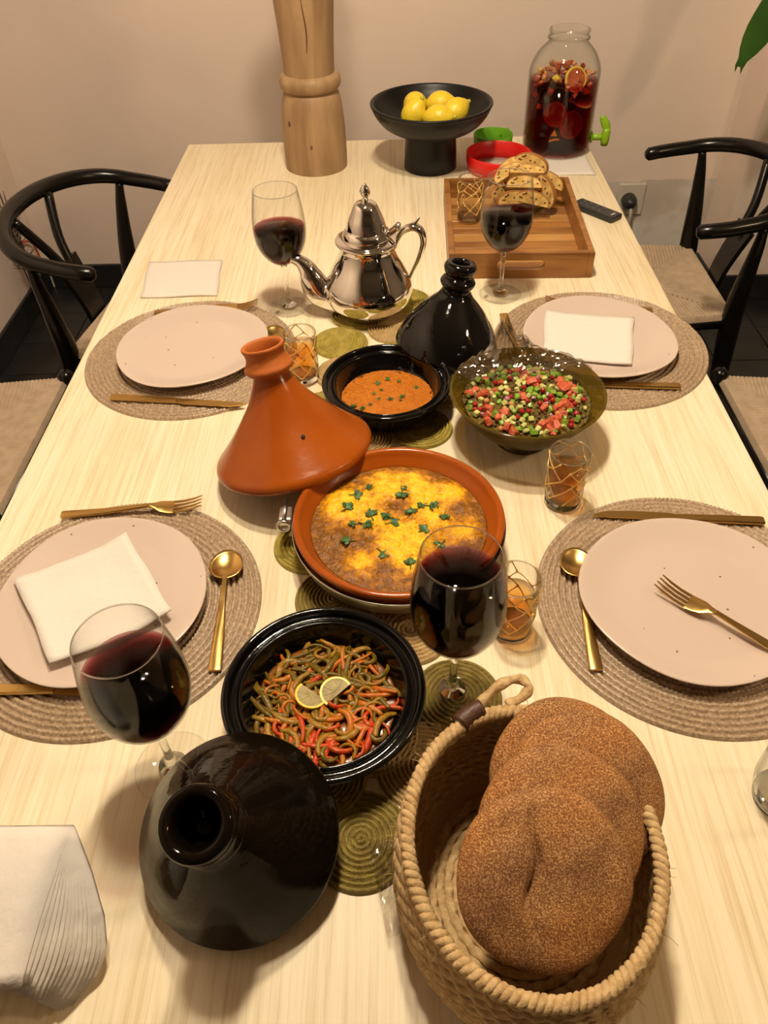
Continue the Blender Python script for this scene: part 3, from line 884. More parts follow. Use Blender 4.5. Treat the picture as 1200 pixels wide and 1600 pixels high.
tag(mesh_obj('paper_napkin', *sheet([(0.276, 1.254), (0.430, 1.223), (0.394, 1.077), (0.250, 1.103)], T + 0.0165, 0.003, seed=2.0, lift=lambda u, v: 0.010 * (max(0, abs(u - .5) - 0.28) + max(0, abs(v - .5) - 0.28))), M['napkin']), 'white paper napkin lying on the far right plate', 'napkin', NG)
tag(mesh_obj('paper_napkin', *sheet([(-0.477, 0.621), (-0.354, 0.696), (-0.269, 0.566), (-0.392, 0.494)], T + 0.0165, 0.003, 0.0020, seed=3.3, lift=lambda u, v: 0.028 * (max(0, abs(u - .5) - 0.25) + max(0, abs(v - .5) - 0.25))), M['napkin']), 'white paper napkin lying askew on the near left plate', 'napkin', NG)
tag(mesh_obj('paper_napkin', *sheet([(0.36, 2.19), (0.505, 2.185), (0.505, 1.93), (0.35, 1.94)], T + 0.0005, 0.002, 0.0006, seed=4.1), M['napkin']), 'white paper napkin spread under the tall drinks jar', 'napkin', NG)

# slanted stack of napkins in a holder at the front left corner
t = thing('napkin_stack', 'leaning stack of white folded napkins in a low holder at the front left', 'napkins', (-0.462, 0.185, T))
xr, xl = 0.172, -0.10
LAY = 15
for k in range(LAY):
    q = k / (LAY - 1)
    # front sheet (q = 0) to back sheet (q = 1); each leans back and curls towards its foot
    prof = []
    for s in np.linspace(0, 1, 13):
        fy, fz = -0.020 + 0.122 * s, 0.062 + 0.020 * s + 0.004 * math.sin(PI * s)
        by, bz = -0.018 + 0.118 * s, 0.001 + 0.080 * s ** 1.05
        prof.append((fy * (1 - q) + by * q + 0.0025 * math.sin(5 * s + k) * (1 - s), fz * (1 - q) + bz * q))
    vs, fs = [], []
    th = 0.0052
    nx = 13
    for lay in (0, 1):
        for i, (yy, zz) in enumerate(prof):
            s = i / 12
            e0 = 0.158 + 0.012 * s
            e1 = float(np.interp(s, [0, 0.15, 0.3, 0.5, 0.75, 1.0], [0.180, 0.198, 0.206, 0.202, 0.189, 0.172]))
            endx = e0 * (1 - q) + e1 * q
            for j in range(nx):
                u = j / (nx - 1)
                x = xl + (endx - xl) * u
                w = 0.0030 * math.sin(7 * u + 2.3 * s + k * .4) * (1 - s) * (1.4 if q < .2 else .4)
                rec = 0.034 * min(1.0, q * 2.5) * (1 - u ** 3) * (1 - s) ** 1.5
                vs.append((x, yy + w + rec + (th * .8 if lay else 0), max(0.0012, zz + w * .5 - (th * .6 if lay else 0))))
    N = 13 * nx
    for i in range(12):
        for j in range(nx - 1):
            a = i * nx + j
            fs += [(a, a + 1, a + nx + 1, a + nx), (a + N, a + nx + N, a + nx + 1 + N, a + 1 + N)]
    edge = [j for j in range(nx)] + [i * nx + nx - 1 for i in range(1, 13)] + [12 * nx + j for j in range(nx - 2, -1, -1)] + [i * nx for i in range(11, 0, -1)]
    for a, b in zip(edge, edge[1:] + edge[:1]):
        fs.append((a, b, b + N, a + N))
    mesh_obj('napkin_sheet', vs, fs, M['napkin'], t)
mesh_obj('holder', *box(0.015, 0.045, 0.008, 0.22, 0.08, 0.014, 0.003), M['holder'], t, smooth=False)

# ------------------------------------------------------------------ runner of coiled grass discs
def disc_mesh(R, rings, twist):
    vs, fs, rows = [], [], []
    seg = 120
    pitch = R / rings
    for k in range(rings):
        rc = pitch * (k + 0.5)
        nb = max(6, int(2 * PI * rc / 0.010))
        for dr, dz in ((-0.47, 0.0012), (-0.22, 0.0050), (0.06, 0.0062), (0.32, 0.0046), (0.48, 0.0012)):
            rows.append(len(vs))
            for i in range(seg):
                a = 2 * PI * i / seg
                g = abs(math.sin(nb * a * 0.5 + k * 1.3))
                z = dz * (1 - 0.20 * (1 - min(1, g * 4)))
                r = rc + pitch * dr + pitch * 0.10 * math.sin(a + twist)
                vs.append((r * math.cos(a), r * math.sin(a), z))
    rows.append(len(vs))
    for i in range(seg):
        a = 2 * PI * i / seg
        vs.append((R * 1.005 * math.cos(a), R * 1.005 * math.sin(a), 0.0))
    for p, q in zip(rows, rows[1:]):
        for i in range(seg):
            j = (i + 1) % seg
            fs.append((p + i, p + j, q + j, q + i))
    c = len(vs); vs.append((0, 0, 0.0055))
    for i in range(seg):
        fs.append((c, rows[0] + i, rows[0] + (i + 1) % seg))
    return vs, fs
runner = thing('table_runner', 'table runner of sewn round coiled-grass discs under the dishes', 'table runner', (0, 0, T))
DISCS = [(-0.096, 1.191, 'g'), (0.022, 1.330, 'g'), (0.002, 1.236, 's'), (-0.066, 1.285, 'g'), (0.098, 1.250, 'g'), (0.095, 1.150, 'g'), (-0.085, 1.095, 's'), (0.0, 1.135, 'g'), (-0.005, 1.02, 's'),
         (0.040, 0.944, 'g'), (-0.052, 0.920, 's'), (0.09, 1.045, 's'), (-0.105, 0.995, 'g'), (-0.115, 0.697, 'g'), (-0.02, 0.83, 'g'), (0.055, 0.76, 's'), (-0.045, 0.745, 's'), (0.02, 0.665, 'g'),
         (-0.079, 0.606, 'o'), (0.013, 0.556, 's'), (-0.072, 0.505, 'g'), (0.064, 0.464, 'o'), (-0.03, 0.42, 's'), (-0.128, 0.430, 's'), (0.024, 0.383, 's'), (-0.040, 0.306, 'o'), (-0.085, 0.372, 'g')]
dm = {}
for k, (x, y, c) in enumerate(DISCS):
    key = (c, k % 2)
    m_ = {'g': M['disc_green'], 'o': M['disc_olive'], 's': M['disc_sand']}[c]
    if key not in dm:
        o = mesh_obj('woven_disc', *disc_mesh(0.0495, 9 if k % 2 else 10, k), m_, runner)
        dm[key] = o.data
    else:
        o = bpy.data.objects.new('woven_disc', dm[key]); C.objects.link(o); o.parent = runner
    o.location = (x, y, 0.0004 + 0.0002 * (k % 3)); o.rotation_euler = (0, 0, k * 1.1)

# ------------------------------------------------------------------ wine glasses
def bowl_profile():
    return smooth_profile([(0.0045, 0.088), (0.014, 0.0915), (0.0300, 0.104), (0.0420, 0.124), (0.0470, 0.148), (0.0462, 0.175), (0.0425, 0.202), (0.0388, 0.223)], 5)
def inner_r(z):
    p = bowl_profile()
    for (r0, z0), (r1, z1) in zip(p, p[1:]):
        if z0 <= z <= z1:
            return r0 + (r1 - r0) * (z - z0) / (z1 - z0)
    return p[-1][0]
def make_wine_glass():
    t = thing('wine_glass', '', 'wine glass')
    outer = bowl_profile()
    inner = [(max(r - 0.0011, 0.0), z + 0.0007) for r, z in outer[1:-1]]
    prof = [(0, 0.0875)] + outer + [(outer[-1][0] - 0.0006, outer[-1][1] + 0.0006), (outer[-1][0] - 0.0011, outer[-1][1])] + inner[::-1] + [(0, 0.0925)]
    mesh_obj('bowl', *lathe(prof, 64), M['wineglass'], t)
    mesh_obj('stem', *lathe([(0, 0.0875), (0.0060, 0.0880), (0.0046, 0.080), (0.0040, 0.060), (0.0040, 0.035), (0.0052, 0.020), (0.0090, 0.0105), (0.0145, 0.0062), (0, 0.0062)], 24), M['stem_glass'], t)
    mesh_obj('foot', *lathe([(0, 0.0060), (0.014, 0.0060), (0.024, 0.0036), (0.0385, 0.0022), (0.0400, 0.0013), (0.0392, 0.0004), (0, 0.0004)], 64), M['wineglass'], t)
    mesh_obj('rim', *lathe([(0.0389, 0.2230), (0.0386, 0.2242), (0.0379, 0.2242), (0.0377, 0.2230)], 64, close=True), M['stem_glass'], t)
    mb = MB()   # small dark etched mark on the foot
    for i, (dx, h) in enumerate(((0, .006), (.0022, .009), (.0045, .005), (.0066, .008))):
        mb.add(*box(-0.031 + dx, -0.012 + 0.0012 * i, 0.0031, 0.0011, h, 0.0003))
    mb_obj('maker_mark', mb, M['remote'], t, smooth=False)
    return t
def wine_in(level):
    zs = [0.0945] + [z for r, z in bowl_profile() if 0.0965 < z < level] + [level]
    prof = [(0, 0.0945)] + [(max(inner_r(z) - 0.0016, 0.002), z) for z in zs[1:]] + [(0, level)]
    return lathe(prof, 64)
WG = [((-0.238, 0.386), 2.2, 0.178, 'wine glass at the near left between plate and black lid', 'red wine in the near left glass beside the black cone lid'),
      ((0.058, 0.469), 0.9, 0.192, 'fullest wine glass standing in front of the orange stew dish', 'red wine in the full glass before the orange stew dish'),
      ((-0.200, 1.325), 0.5, 0.158, 'wine glass standing left of the silver teapot', 'red wine in the glass left of the silver teapot'),
      ((0.207, 1.357), 0.0, 0.158, 'wine glass standing in front of the wooden tray', 'red wine in the glass before the wooden tray')]
wg = make_wine_glass()
for k, ((x, y), rz, lev, lab, wl) in enumerate(WG):
    zz = T + (0.0068 if k == 1 else 0.0)
    if k == 0:
        wg.location = (x, y, zz); wg.rotation_euler = (0, 0, rz); wg['label'] = lab; wg['group'] = 'wine glasses with red wine'
    else:
        dup(wg, (x, y, zz), rz, lab)
    tag(mesh_obj('red_wine', *wine_in(lev), M['wine'], loc=(x, y, zz)), wl, 'wine', 'servings of red wine')

# ------------------------------------------------------------------ tea glasses with gold network
def make_tea_glass(h=0.090, rt=0.0275, rb=0.0245):
    t = thing('tea_glass', '', 'tea glass')
    def ro(z): return rb + (rt - rb) * z / h
    mesh_obj('wall', *lathe([(ro(.010), .010), (ro(.04), .04), (ro(h), h), (ro(h) - .0006, h + .0006), (ro(h) - .0014, h), (ro(.04) - .0016, .04), (ro(.011) - .0018, .0125), (0, .0125), (0, 0.0118), (ro(.0105) - .0002, .0105)], 48), M['wineglass'], t)
    mesh_obj('base', *lathe([(0, 0.0105), (ro(.0095) - .0003, 0.0098), (ro(0), 0.003), (ro(0) - .002, 0.0006), (ro(0) - .006, 0.0004), (0, 0.002)], 48), M['stem_glass'], t)
    mesh_obj('rim', *lathe([(ro(h) + .0001, h - .0002), (ro(h) - .0004, h + .0011), (ro(h) - .0014, h + .0008), (ro(h) - .0016, h - .0002)], 48, close=True), M['stem_glass'], t)
    mb = MB()
    r2 = random.Random(5)
    n = 6
    zr = [0.016, 0.031, 0.046, 0.061, 0.075, 0.087]
    P = {}
    for j, z in enumerate(zr):
        for i in range(n):
            P[(i, j)] = (2 * PI * (i + (0.5 if j % 2 else 0)) / n + r2.uniform(-.14, .14), z + r2.uniform(-.004, .004))
    def line(a, b):
        (a0, z0), (a1, z1) = P[a], P[b]
        d = (a1 - a0 + PI) % (2 * PI) - PI
        pts = []
        for k in range(6):
            q = k / 5; an = a0 + d * q; z = min(z0 + (z1 - z0) * q, h - 0.001); r = ro(z) + 0.0003
            pts.append((r * math.cos(an), r * math.sin(an), z))
        mb.add(*tube(pts, [0.0015, 0.0009, 0.0007, 0.0007, 0.0009, 0.0015], 5))
    for j in range(len(zr) - 1):
        for i in range(n):
            if j % 2:
                line((i, j), (i, j + 1)); line((i, j), ((i + 1) % n, j + 1))
            else:
                line((i, j), (i, j + 1))
                if (i + j) % 2 == 0: line((i, j), ((i - 1) % n, j + 1))
    mb_obj('gold_pattern', mb, M['gold_line'], t)
    return t
tg = make_tea_glass()
def tea_in(lev):
    return lathe([(0, 0.0130), (0.0225, 0.0132), (0.0228 + 0.033 * lev * .9, lev), (0, lev)], 48)
TG = [((-0.153, 1.085), 0.4, 0.068, 0, 'gold-netted tea glass with tea behind the orange cone lid', 'amber tea in the glass behind the orange cone lid'),
      ((0.231, 0.776), 1.5, 0.064, 0, 'gold-netted tea glass with tea in front of the salad bowl', 'amber tea in the glass before the salad bowl'),
      ((0.134, 0.560), 2.3, 0.062, 0, 'gold-netted tea glass half hidden behind the full wine glass', 'amber tea in the glass behind the full wine glass'),
      ((0.170, 1.665), 3.1, None, 0.0125, 'empty gold-netted tea glass standing in the wooden tray', '')]
for k, ((x, y), rz, lev, dz, lab, tl) in enumerate(TG):
    if k == 0:
        tg.location = (x, y, T + dz); tg.rotation_euler = (0, 0, rz); tg['label'] = lab; tg['group'] = 'tea glasses with gold pattern'
    else:
        dup(tg, (x, y, T + dz), rz, lab)
    if lev:
        tag(mesh_obj('tea', *tea_in(lev), M['tea'], loc=(x, y, T + dz)), tl, 'tea', 'servings of tea')

# clear cut-glass tumbler at the right edge
t = thing('tumbler', 'clear cut-glass tumbler at the right edge of the frame', 'tumbler', (0.378, 0.345, T))
mesh_obj('wall', *lathe([(0.029, 0.008), (0.033, 0.03), (0.034, 0.085), (0.0325, 0.085), (0.031, 0.03), (0.027, 0.0105), (0, 0.0105), (0, 0.0095)], 48, fr=lambda a, r, z: 1 + 0.03 * abs(math.sin(9 * a + z * 120)) * (1 if r > 0.028 else 0)), M['wineglass'], t, sharp=25)
mesh_obj('base', *lathe([(0, 0.009), (0.0275, 0.0085), (0.028, 0.002), (0.026, 0.0005), (0, 0.0005)], 48), M['stem_glass'], t)

# ------------------------------------------------------------------ silver teapot
t = thing('teapot', 'polished silver Moroccan-style teapot with domed lid on the woven runner', 'teapot', (-0.045, 1.303, T + 0.0066))
t.scale = (1.05, 1.05, 1.04)
mesh_obj('body', *lathe(smooth_profile([(0, 0.0), (0.045, 0.0), (0.060, 0.006), (0.0735, 0.022), (0.0775, 0.038), (0.074, 0.056), (0.063, 0.078), (0.052, 0.098), (0.0465, 0.115), (0.0462, 0.126)], 4) + [(0, 0.126)], 64), M['chrome'], t)
mesh_obj('flange', *lathe(smooth_profile([(0.040, 0.1245), (0.050, 0.1255), (0.0535, 0.128), (0.0535, 0.1305), (0.050, 0.132), (0.040, 0.134)], 3) + [(0, 0.134), (0, 0.1245)], 64), M['chrome'], t)
lid = mesh_obj('lid', *lathe(smooth_profile([(0.040, 0.134), (0.0405, 0.139), (0.0375, 0.146), (0.034, 0.150), (0.0325, 0.156), (0.0295, 0.166), (0.0245, 0.177), (0.0205, 0.1865), (0.0165, 0.192), (0.009, 0.1955)], 4) + [(0, 0.196)], 64), M['chrome'], t)
mesh_obj('finial', *lathe(smooth_profile([(0.004, 0.1945), (0.0052, 0.1985), (0.0042, 0.2010), (0.0070, 0.2060), (0.0078, 0.2110), (0.0058, 0.2175), (0.0022, 0.2235)], 4) + [(0, 0.2245)], 20, fr=lambda a, r, z: 1 + (0.10 * math.cos(8 * a) if z > 0.202 else 0)), M['chrome'], lid)
sp = spline([(-0.052, 0.0, 0.026), (-0.085, 0.0, 0.036), (-0.099, 0.0, 0.062), (-0.106, 0.0, 0.080), (-0.117, 0.0, 0.094), (-0.132, 0.0, 0.099)], 6)
n = len(sp)
mesh_obj('spout', *tube(sp, [0.0265 * (1 - i / (n - 1)) ** 1.2 + 0.0072 for i in range(n)], 16), M['chrome'], t)
mesh_obj('spout_opening_shade', *tube([(-0.1315, 0, 0.0988), (-0.1327, 0, 0.0992)], 0.0056, 14), M['painted_hole_shade'], t)  # solid dark disc, painted shade of the spout mouth
hp = spline([(0.047, 0.004, 0.112), (0.052, 0.004, 0.128), (0.062, 0.003, 0.143), (0.078, 0.0, 0.150), (0.091, 0.0, 0.142), (0.095, 0.0, 0.122), (0.088, 0.0, 0.095), (0.078, 0.0, 0.072), (0.071, 0.0, 0.055)], 6)
n = len(hp)
mesh_obj('handle', *tube(hp, [0.0030 + 0.0034 * math.sin(PI * min(1, i / (n - 1) * 1.15)) for i in range(n)], 12, flat=1.35), M['chrome'], t)
mesh_obj('thumb_rest', *tube(spline([(0.070, 0, 0.149), (0.080, 0, 0.156), (0.088, 0, 0.166)], 4), [0.005, 0.005, 0.0048, 0.0045, 0.004, 0.0036, 0.003, 0.0026, 0.002], 10), M['chrome'], t)
mesh_obj('hinge', *tube(spline([(0.036, 0, 0.139), (0.046, 0, 0.146), (0.052, 0, 0.151), (0.057, 0, 0.150)], 4), [0.006] * 8 + [0.0075, 0.0085, 0.0075, 0.005, 0.003], 10), M['chrome'], t)

# ------------------------------------------------------------------ clay dishes and cone lids
def dish_profile(R, H, s=1.0):
    return [(0, 0.0), (0.66 * R, 0.0), (0.70 * R, 0.004 * s), (0.80 * R, 0.016 * s), (0.915 * R, 0.033 * s), (0.955 * R, 0.040 * s), (0.99 * R, 0.045 * s), (1.0 * R, H - 0.004), (0.985 * R, H - 0.0008), (0.955 * R, H),
            (0.93 * R, H - 0.002), (0.915 * R, H - 0.008), (0.90 * R, H - 0.0095), (0.855 * R, H - 0.0095), (0.825 * R, H - 0.006), (0.805 * R, H - 0.0065), (0.79 * R, H - 0.012), (0.755 * R, H - 0.024), (0.69 * R, H - 0.036), (0.5 * R, H - 0.042), (0, H - 0.043)]
def soft(prof, n=3):
    return [prof[0]] + smooth_profile(prof[1:-1], n) + [prof[-1]]

RZ = T + 0.0066       # top of the runner
def make_dish(label, loc, R, H):
    t = thing('tagine_dish', label, 'dish', loc, 0, 'black glazed clay dishes')
    mesh_obj('body', *lathe(soft(dish_profile(R, H)), 96), M['black_glaze'], t)
    return t
PEP = (-0.080, 0.444); DIP = (-0.012, 0.998)
make_dish('black glazed clay dish holding the cooked pepper strips', (*PEP, RZ), 0.1075, 0.051)
make_dish('black glazed clay dish holding the orange lentil dip', (*DIP, RZ), 0.102, 0.051)

# orange dish in a steel ring
STEW = (0.002, 0.687)
t = thing('stew_dish', 'wide orange terracotta dish in a steel ring holding the egg stew', 'dish', (*STEW, RZ))
R = 0.1335; H = 0.062
mesh_obj('body', *lathe(soft([(0, 0), (0.092, 0), (0.104, 0.006), (0.118, 0.022), (0.126, 0.036), (0.131, 0.050), (R, H - 0.004), (R - 0.001, H - 0.001), (R - 0.005, H), (R - 0.0085, H - 0.002), (R - 0.012, H - 0.008), (R - 0.016, H - 0.013), (R - 0.021, H - 0.019), (R - 0.024, H - 0.026), (R - 0.033, H - 0.034), (0.07, H - 0.040), (0, H - 0.041)]), 112), M['terracotta'], t)
ring = mesh_obj('steel_ring', *lathe([(0.1225, 0.020), (0.1285, 0.0245), (0.1355, 0.047), (0.1358, 0.049), (0.1345, 0.049), (0.1275, 0.026), (0.1215, 0.0215)], 112, close=True), M['steel'], t)
clampr = mesh_obj('clamp', *box(-0.146, 0.022, 0.040, 0.018, 0.026, 0.014, 0.003), M['steel'], t, smooth=False)
mesh_obj('clamp_screw', *tube([(-0.147, 0.010, 0.048), (-0.147, 0.044, 0.048)], 0.0035, 10), M['steel'], clampr)
mesh_obj('clamp_eye', *tube([(-0.147 + 0.008 * math.cos(a), 0.0, 0.044 + 0.008 * math.sin(a)) for a in np.linspace(0, 2 * PI, 16, endpoint=False)], 0.0024, 8, closed=True), M['steel'], clampr)

def lid_thing(label, C0, tilt_axis, prof, m, m2=None, knob=None, cat='lid', group=None):
    """C0: rim centre; tilt_axis: (ax, ay, 1) direction of the lid's axis"""
    a = Vector(tilt_axis).normalized()
    q = Vector((0, 0, 1)).rotation_difference(a)
    t = thing('tagine_cone', label, cat, C0, q.to_euler(), group)
    return t
LG = 'cone-shaped clay lids'
t = lid_thing('shiny brown-black clay cone lid leaning on the pepper dish at the front', (-0.150, 0.297, T + 0.038), (-0.045, -0.350, 1), None, None, group=LG)
mesh_obj('cone', *lathe(smooth_profile([(0.0865, 0.001), (0.0905, 0.0), (0.0925, 0.003), (0.0925, 0.009), (0.090, 0.014), (0.084, 0.024), (0.073, 0.042), (0.058, 0.064), (0.043, 0.085), (0.033, 0.099), (0.029, 0.106)], 4) + [(0.026, 0.106), (0.040, 0.083), (0.070, 0.041), (0.0835, 0.012), (0.0845, 0.003)], 96, close=True), M['brown_glaze'], t)
mesh_obj('knob', *lathe(smooth_profile([(0.0265, 0.102), (0.0300, 0.108), (0.0310, 0.115), (0.0285, 0.121), (0.0272, 0.128), (0.0292, 0.136), (0.0300, 0.143), (0.0285, 0.149), (0.0245, 0.1515), (0.0205, 0.150), (0.0185, 0.145), (0.0175, 0.130)], 4) + [(0.017, 0.112), (0, 0.110), (0, 0.102)], 64), M['brown_glaze'], t)

t = lid_thing('shiny black clay bell lid with ringed knob leaning behind the dip dish', (0.088, 1.122, T + 0.034), (0.14, 0.10, 1), None, None, group=LG)
mesh_obj('cone', *lathe(smooth_profile([(0.080, 0.001), (0.084, 0.0), (0.0865, 0.004), (0.086, 0.010), (0.080, 0.026), (0.069, 0.046), (0.054, 0.066), (0.040, 0.081), (0.030, 0.091), (0.0245, 0.099)], 4) + [(0.020, 0.099), (0.040, 0.076), (0.066, 0.044), (0.078, 0.012), (0.079, 0.003)], 96, close=True), M['black_glaze'], t)
mesh_obj('knob', *lathe(smooth_profile([(0.0225, 0.095), (0.0225, 0.104), (0.0265, 0.110), (0.0285, 0.116), (0.0250, 0.122), (0.0215, 0.126), (0.0245, 0.132), (0.0262, 0.139), (0.0235, 0.1455), (0.0175, 0.1475), (0.0135, 0.145), (0.0115, 0.135)], 4) + [(0, 0.132), (0, 0.095)], 64), M['black_glaze'], t)

ORANGE = ((-0.144, 0.842, T + 0.0385), (-0.187, 0.219, 1))
t = lid_thing('orange terracotta cone lid resting on the edge of the stew dish', *ORANGE, None, None, group=LG)
mesh_obj('cone', *lathe(smooth_profile([(0.106, 0.002), (0.110, 0.0), (0.1130, 0.004), (0.1130, 0.009), (0.1105, 0.014), (0.102, 0.022), (0.085, 0.039), (0.066, 0.060), (0.048, 0.082), (0.035, 0.102), (0.0270, 0.119), (0.0240, 0.128)], 4) + [(0.020, 0.128), (0.034, 0.098), (0.064, 0.056), (0.100, 0.017), (0.1045, 0.006)], 112, close=True), M['terracotta'], t)
mesh_obj('knob', *lathe(smooth_profile([(0.0235, 0.126), (0.0280, 0.130), (0.0325, 0.1345), (0.0332, 0.139), (0.0295, 0.145), (0.0268, 0.152), (0.0272, 0.159), (0.0295, 0.165), (0.0285, 0.168), (0.0245, 0.167), (0.0225, 0.161), (0.0215, 0.148)], 4) + [(0.020, 0.132), (0, 0.130), (0, 0.126)], 64), M['raw_clay'], t)
va = math.radians(-62)
mesh_obj('vent_hole_shade', *tube([(0.0690 * math.cos(va), 0.0690 * math.sin(va), 0.0535), (0.0722 * math.cos(va), 0.0722 * math.sin(va), 0.0560)], 0.0028, 12), M['painted_hole_shade'], t)  # solid dark dot painted as the shade in a vent

# ------------------------------------------------------------------ food in the dishes
def heap(R, zfun, nr=26, na=84, edge=0.0):
    vs, fs = [(0, 0, zfun(0, 0))], []
    for i in range(1, nr + 1):
        r = R * i / nr
        for k in range(na):
            a = 2 * PI * k / na
            q = r * (1 + edge * math.sin(3 * a + 1) + edge * .7 * math.sin(7 * a)) if i == nr else r
            x, y = q * math.cos(a), q * math.sin(a)
            vs.append((x, y, zfun(x, y)))
    for k in range(na):
        fs.append((0, 1 + k, 1 + (k + 1) % na))
    for i in range(nr - 1):
        for k in range(na):
            a, b = 1 + i * na + k, 1 + i * na + (k + 1) % na
            fs.append((a, b, b + na, a + na))
    # closed underside
    n0 = len(vs); last = 1 + (nr - 1) * na
    vs.append((0, 0, min(v[2] for v in vs) - 0.006))
    for k in range(na):
        fs.append((n0, last + (k + 1) % na, last + k))
    return vs, fs

def leaf_mesh(seed, s=0.008):
    r = random.Random(seed)
    mb = MB()
    for lob in (-0.9, 0.0, 0.9):
        pts = [(0, 0)]
        L = s * r.uniform(0.8, 1.15)
        for a, d in ((-.50, .45), (-.42, .8), (-.2, .75), (-.12, 1.0), (0, .9), (.12, 1.0), (.2, .75), (.42, .8), (.50, .45)):
            pts.append((d * L * math.cos(lob + a), d * L * math.sin(lob + a)))
        zt = [0.0] + [r.uniform(0.0002, 0.0018) for _ in pts[1:]]
        n = len(pts)
        vs = [(x, y, z) for (x, y), z in zip(pts, zt)] + [(x, y, z + 0.0006) for (x, y), z in zip(pts, zt)]
        fs = [tuple(range(n - 1, -1, -1)), tuple(range(n, 2 * n))] + [(i, (i + 1) % n, n + (i + 1) % n, n + i) for i in range(n)]
        mb.add(vs, fs)
    mb.add(*tube([(0, 0, .0005), (-s * .7, r.uniform(-.3, .3) * s, .0006)], 0.0005, 5))
    return mb
leaf_me = []
for k in range(4):
    o = mb_obj('parsley_leaf', leaf_mesh(k), M['parsley'], smooth=False)
    leaf_me.append(o.data); C.objects.unlink(o); bpy.data.objects.remove(o)
def parsley(x, y, z, rz, sc, lab, grp, k):
    o = bpy.data.objects.new('parsley_leaf', leaf_me[k % 4]); C.objects.link(o)
    o.location = (x, y, z); o.rotation_euler = (random.uniform(-.15, .15), random.uniform(-.15, .15), rz); o.scale = (sc, sc, sc)
    tag(o, lab, 'herb', grp)

# egg stew
EGG = [(-0.044, 0.042), (-0.076, 0.052), (-0.023, 0.09), (0.018, 0.085), (-0.029, 0.006), (0.008, -0.012), (0.064, 0.051), (0.045, 0.004), (-0.001, -0.05), (-0.044, -0.067), (0.073, 0.060), (-0.066, 0.021), (0.031, -0.035), (-0.009, -0.028), (0.080, -0.017), (0.016, -0.069), (-0.086, 0.034), (-0.01, 0.06), (0.035, 0.06), (0.03, 0.03)]
MEAT = [(-0.078, -0.018), (-0.017, -0.076), (0.082, 0.028), (-0.050, -0.030), (0.057, 0.076), (0.0, 0.036), (-0.08, -0.05), (0.085, -0.04)]
def egg_tone(x, y):
    v = sum(math.exp(-((x - a) ** 2 + (y - b) ** 2) / (2 * 0.0135 ** 2)) for a, b in EGG)
    w = sum(math.exp(-((x - a) ** 2 + (y - b) ** 2) / (2 * 0.010 ** 2)) for a, b in MEAT)
    r = math.hypot(x - 0.004, y)
    e = 0.20 + 0.55 * min(v, 1.1) - 0.34 * min(w, 1)
    e += 0.13 * vnoise((x, y, 0), 230, 1.3) + 0.13 * vnoise((x, y, 0), 520, 4.3)
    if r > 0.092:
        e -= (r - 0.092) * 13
    return max(0.02, min(1.0, e))
def egg_z(x, y):
    v = egg_tone(x, y)
    r = math.hypot(x, y)
    m = sum(math.exp(-((x - a) ** 2 + (y - b) ** 2) / (2 * 0.009 ** 2)) for a, b in MEAT[:5])
    return 0.0430 + (0.0060 * v + 0.0018 * vnoise((x, y, 0), 330, .4) + 0.0013 * vnoise((x, y, 0), 700, 2.2) + 0.004 * m) * min(1.0, max(0.0, (0.112 - r) / 0.014))
vs, fs = heap(0.1130, egg_z, 60, 150)
st = mesh_obj('egg_stew', vs, fs, M['stew'], loc=(*STEW, RZ))
at = st.data.attributes.new('tone', 'FLOAT', 'POINT')
at.data.foreach_set('value', [egg_tone(v.co.x, v.co.y) for v in st.data.vertices])
tag(st, 'bubbling yellow egg and meat stew filling the orange dish', 'stew')
PAR = [(-0.058, 0.051), (0.010, 0.062), (0.006, 0.055), (-0.068, 0.024), (-0.055, -0.001), (-0.043, -0.002), (-0.035, 0.010), (-0.015, 0.015), (-0.010, -0.001), (-0.012, 0.007), (0.018, 0.022), (0.014, 0.015), (0.033, 0.029), (0.040, 0.028), (0.048, 0.027), (0.059, 0.012), (0.028, -0.016), (-0.061, -0.032), (-0.021, -0.050), (0.014, -0.073), (0.053, -0.037), (-0.042, 0.066)]
for k, (x, y) in enumerate(PAR):
    parsley(STEW[0] + x, STEW[1] + y, RZ + egg_z(x, y) + 0.0006, k * 2.4, random.uniform(1.0, 1.5), 'chopped parsley leaf scattered on the egg stew', 'parsley on the stew', k)

# lentil dip
def dip_z(x, y):
    r = math.hypot(x, y)
    return 0.0175 + 0.0007 * vnoise((x, y, 0), 420, .7) + 0.0005 * vnoise((x, y, 0), 800, 2.7) + 0.002 * max(0, 1 - (r / 0.06) ** 2)
o = mesh_obj('lentil_dip', *heap(0.0735, dip_z, 40, 110, 0.004), M['dip'], loc=(*DIP, RZ))
tag(o, 'thick orange lentil and tomato dip in the black dish', 'dip')
for k, (x, y) in enumerate([(-0.018, 0.033), (0.002, 0.041), (-0.008, 0.015), (0.044, 0.020), (0.025, -0.007), (0.022, -0.013), (-0.015, -0.009), (0.007, -0.013), (-0.051, -0.024), (-0.042, -0.033), (-0.026, -0.025), (-0.006, -0.055), (-0.023, 0.004), (0.020, 0.035)]):
    parsley(DIP[0] + x, DIP[1] + y, RZ + dip_z(x, y) + 0.0012, k * 2.1, random.uniform(0.55, 1.0) * (1.3 if k == 4 else 1), 'chopped parsley leaf floating on the orange dip', 'parsley on the dip', k)

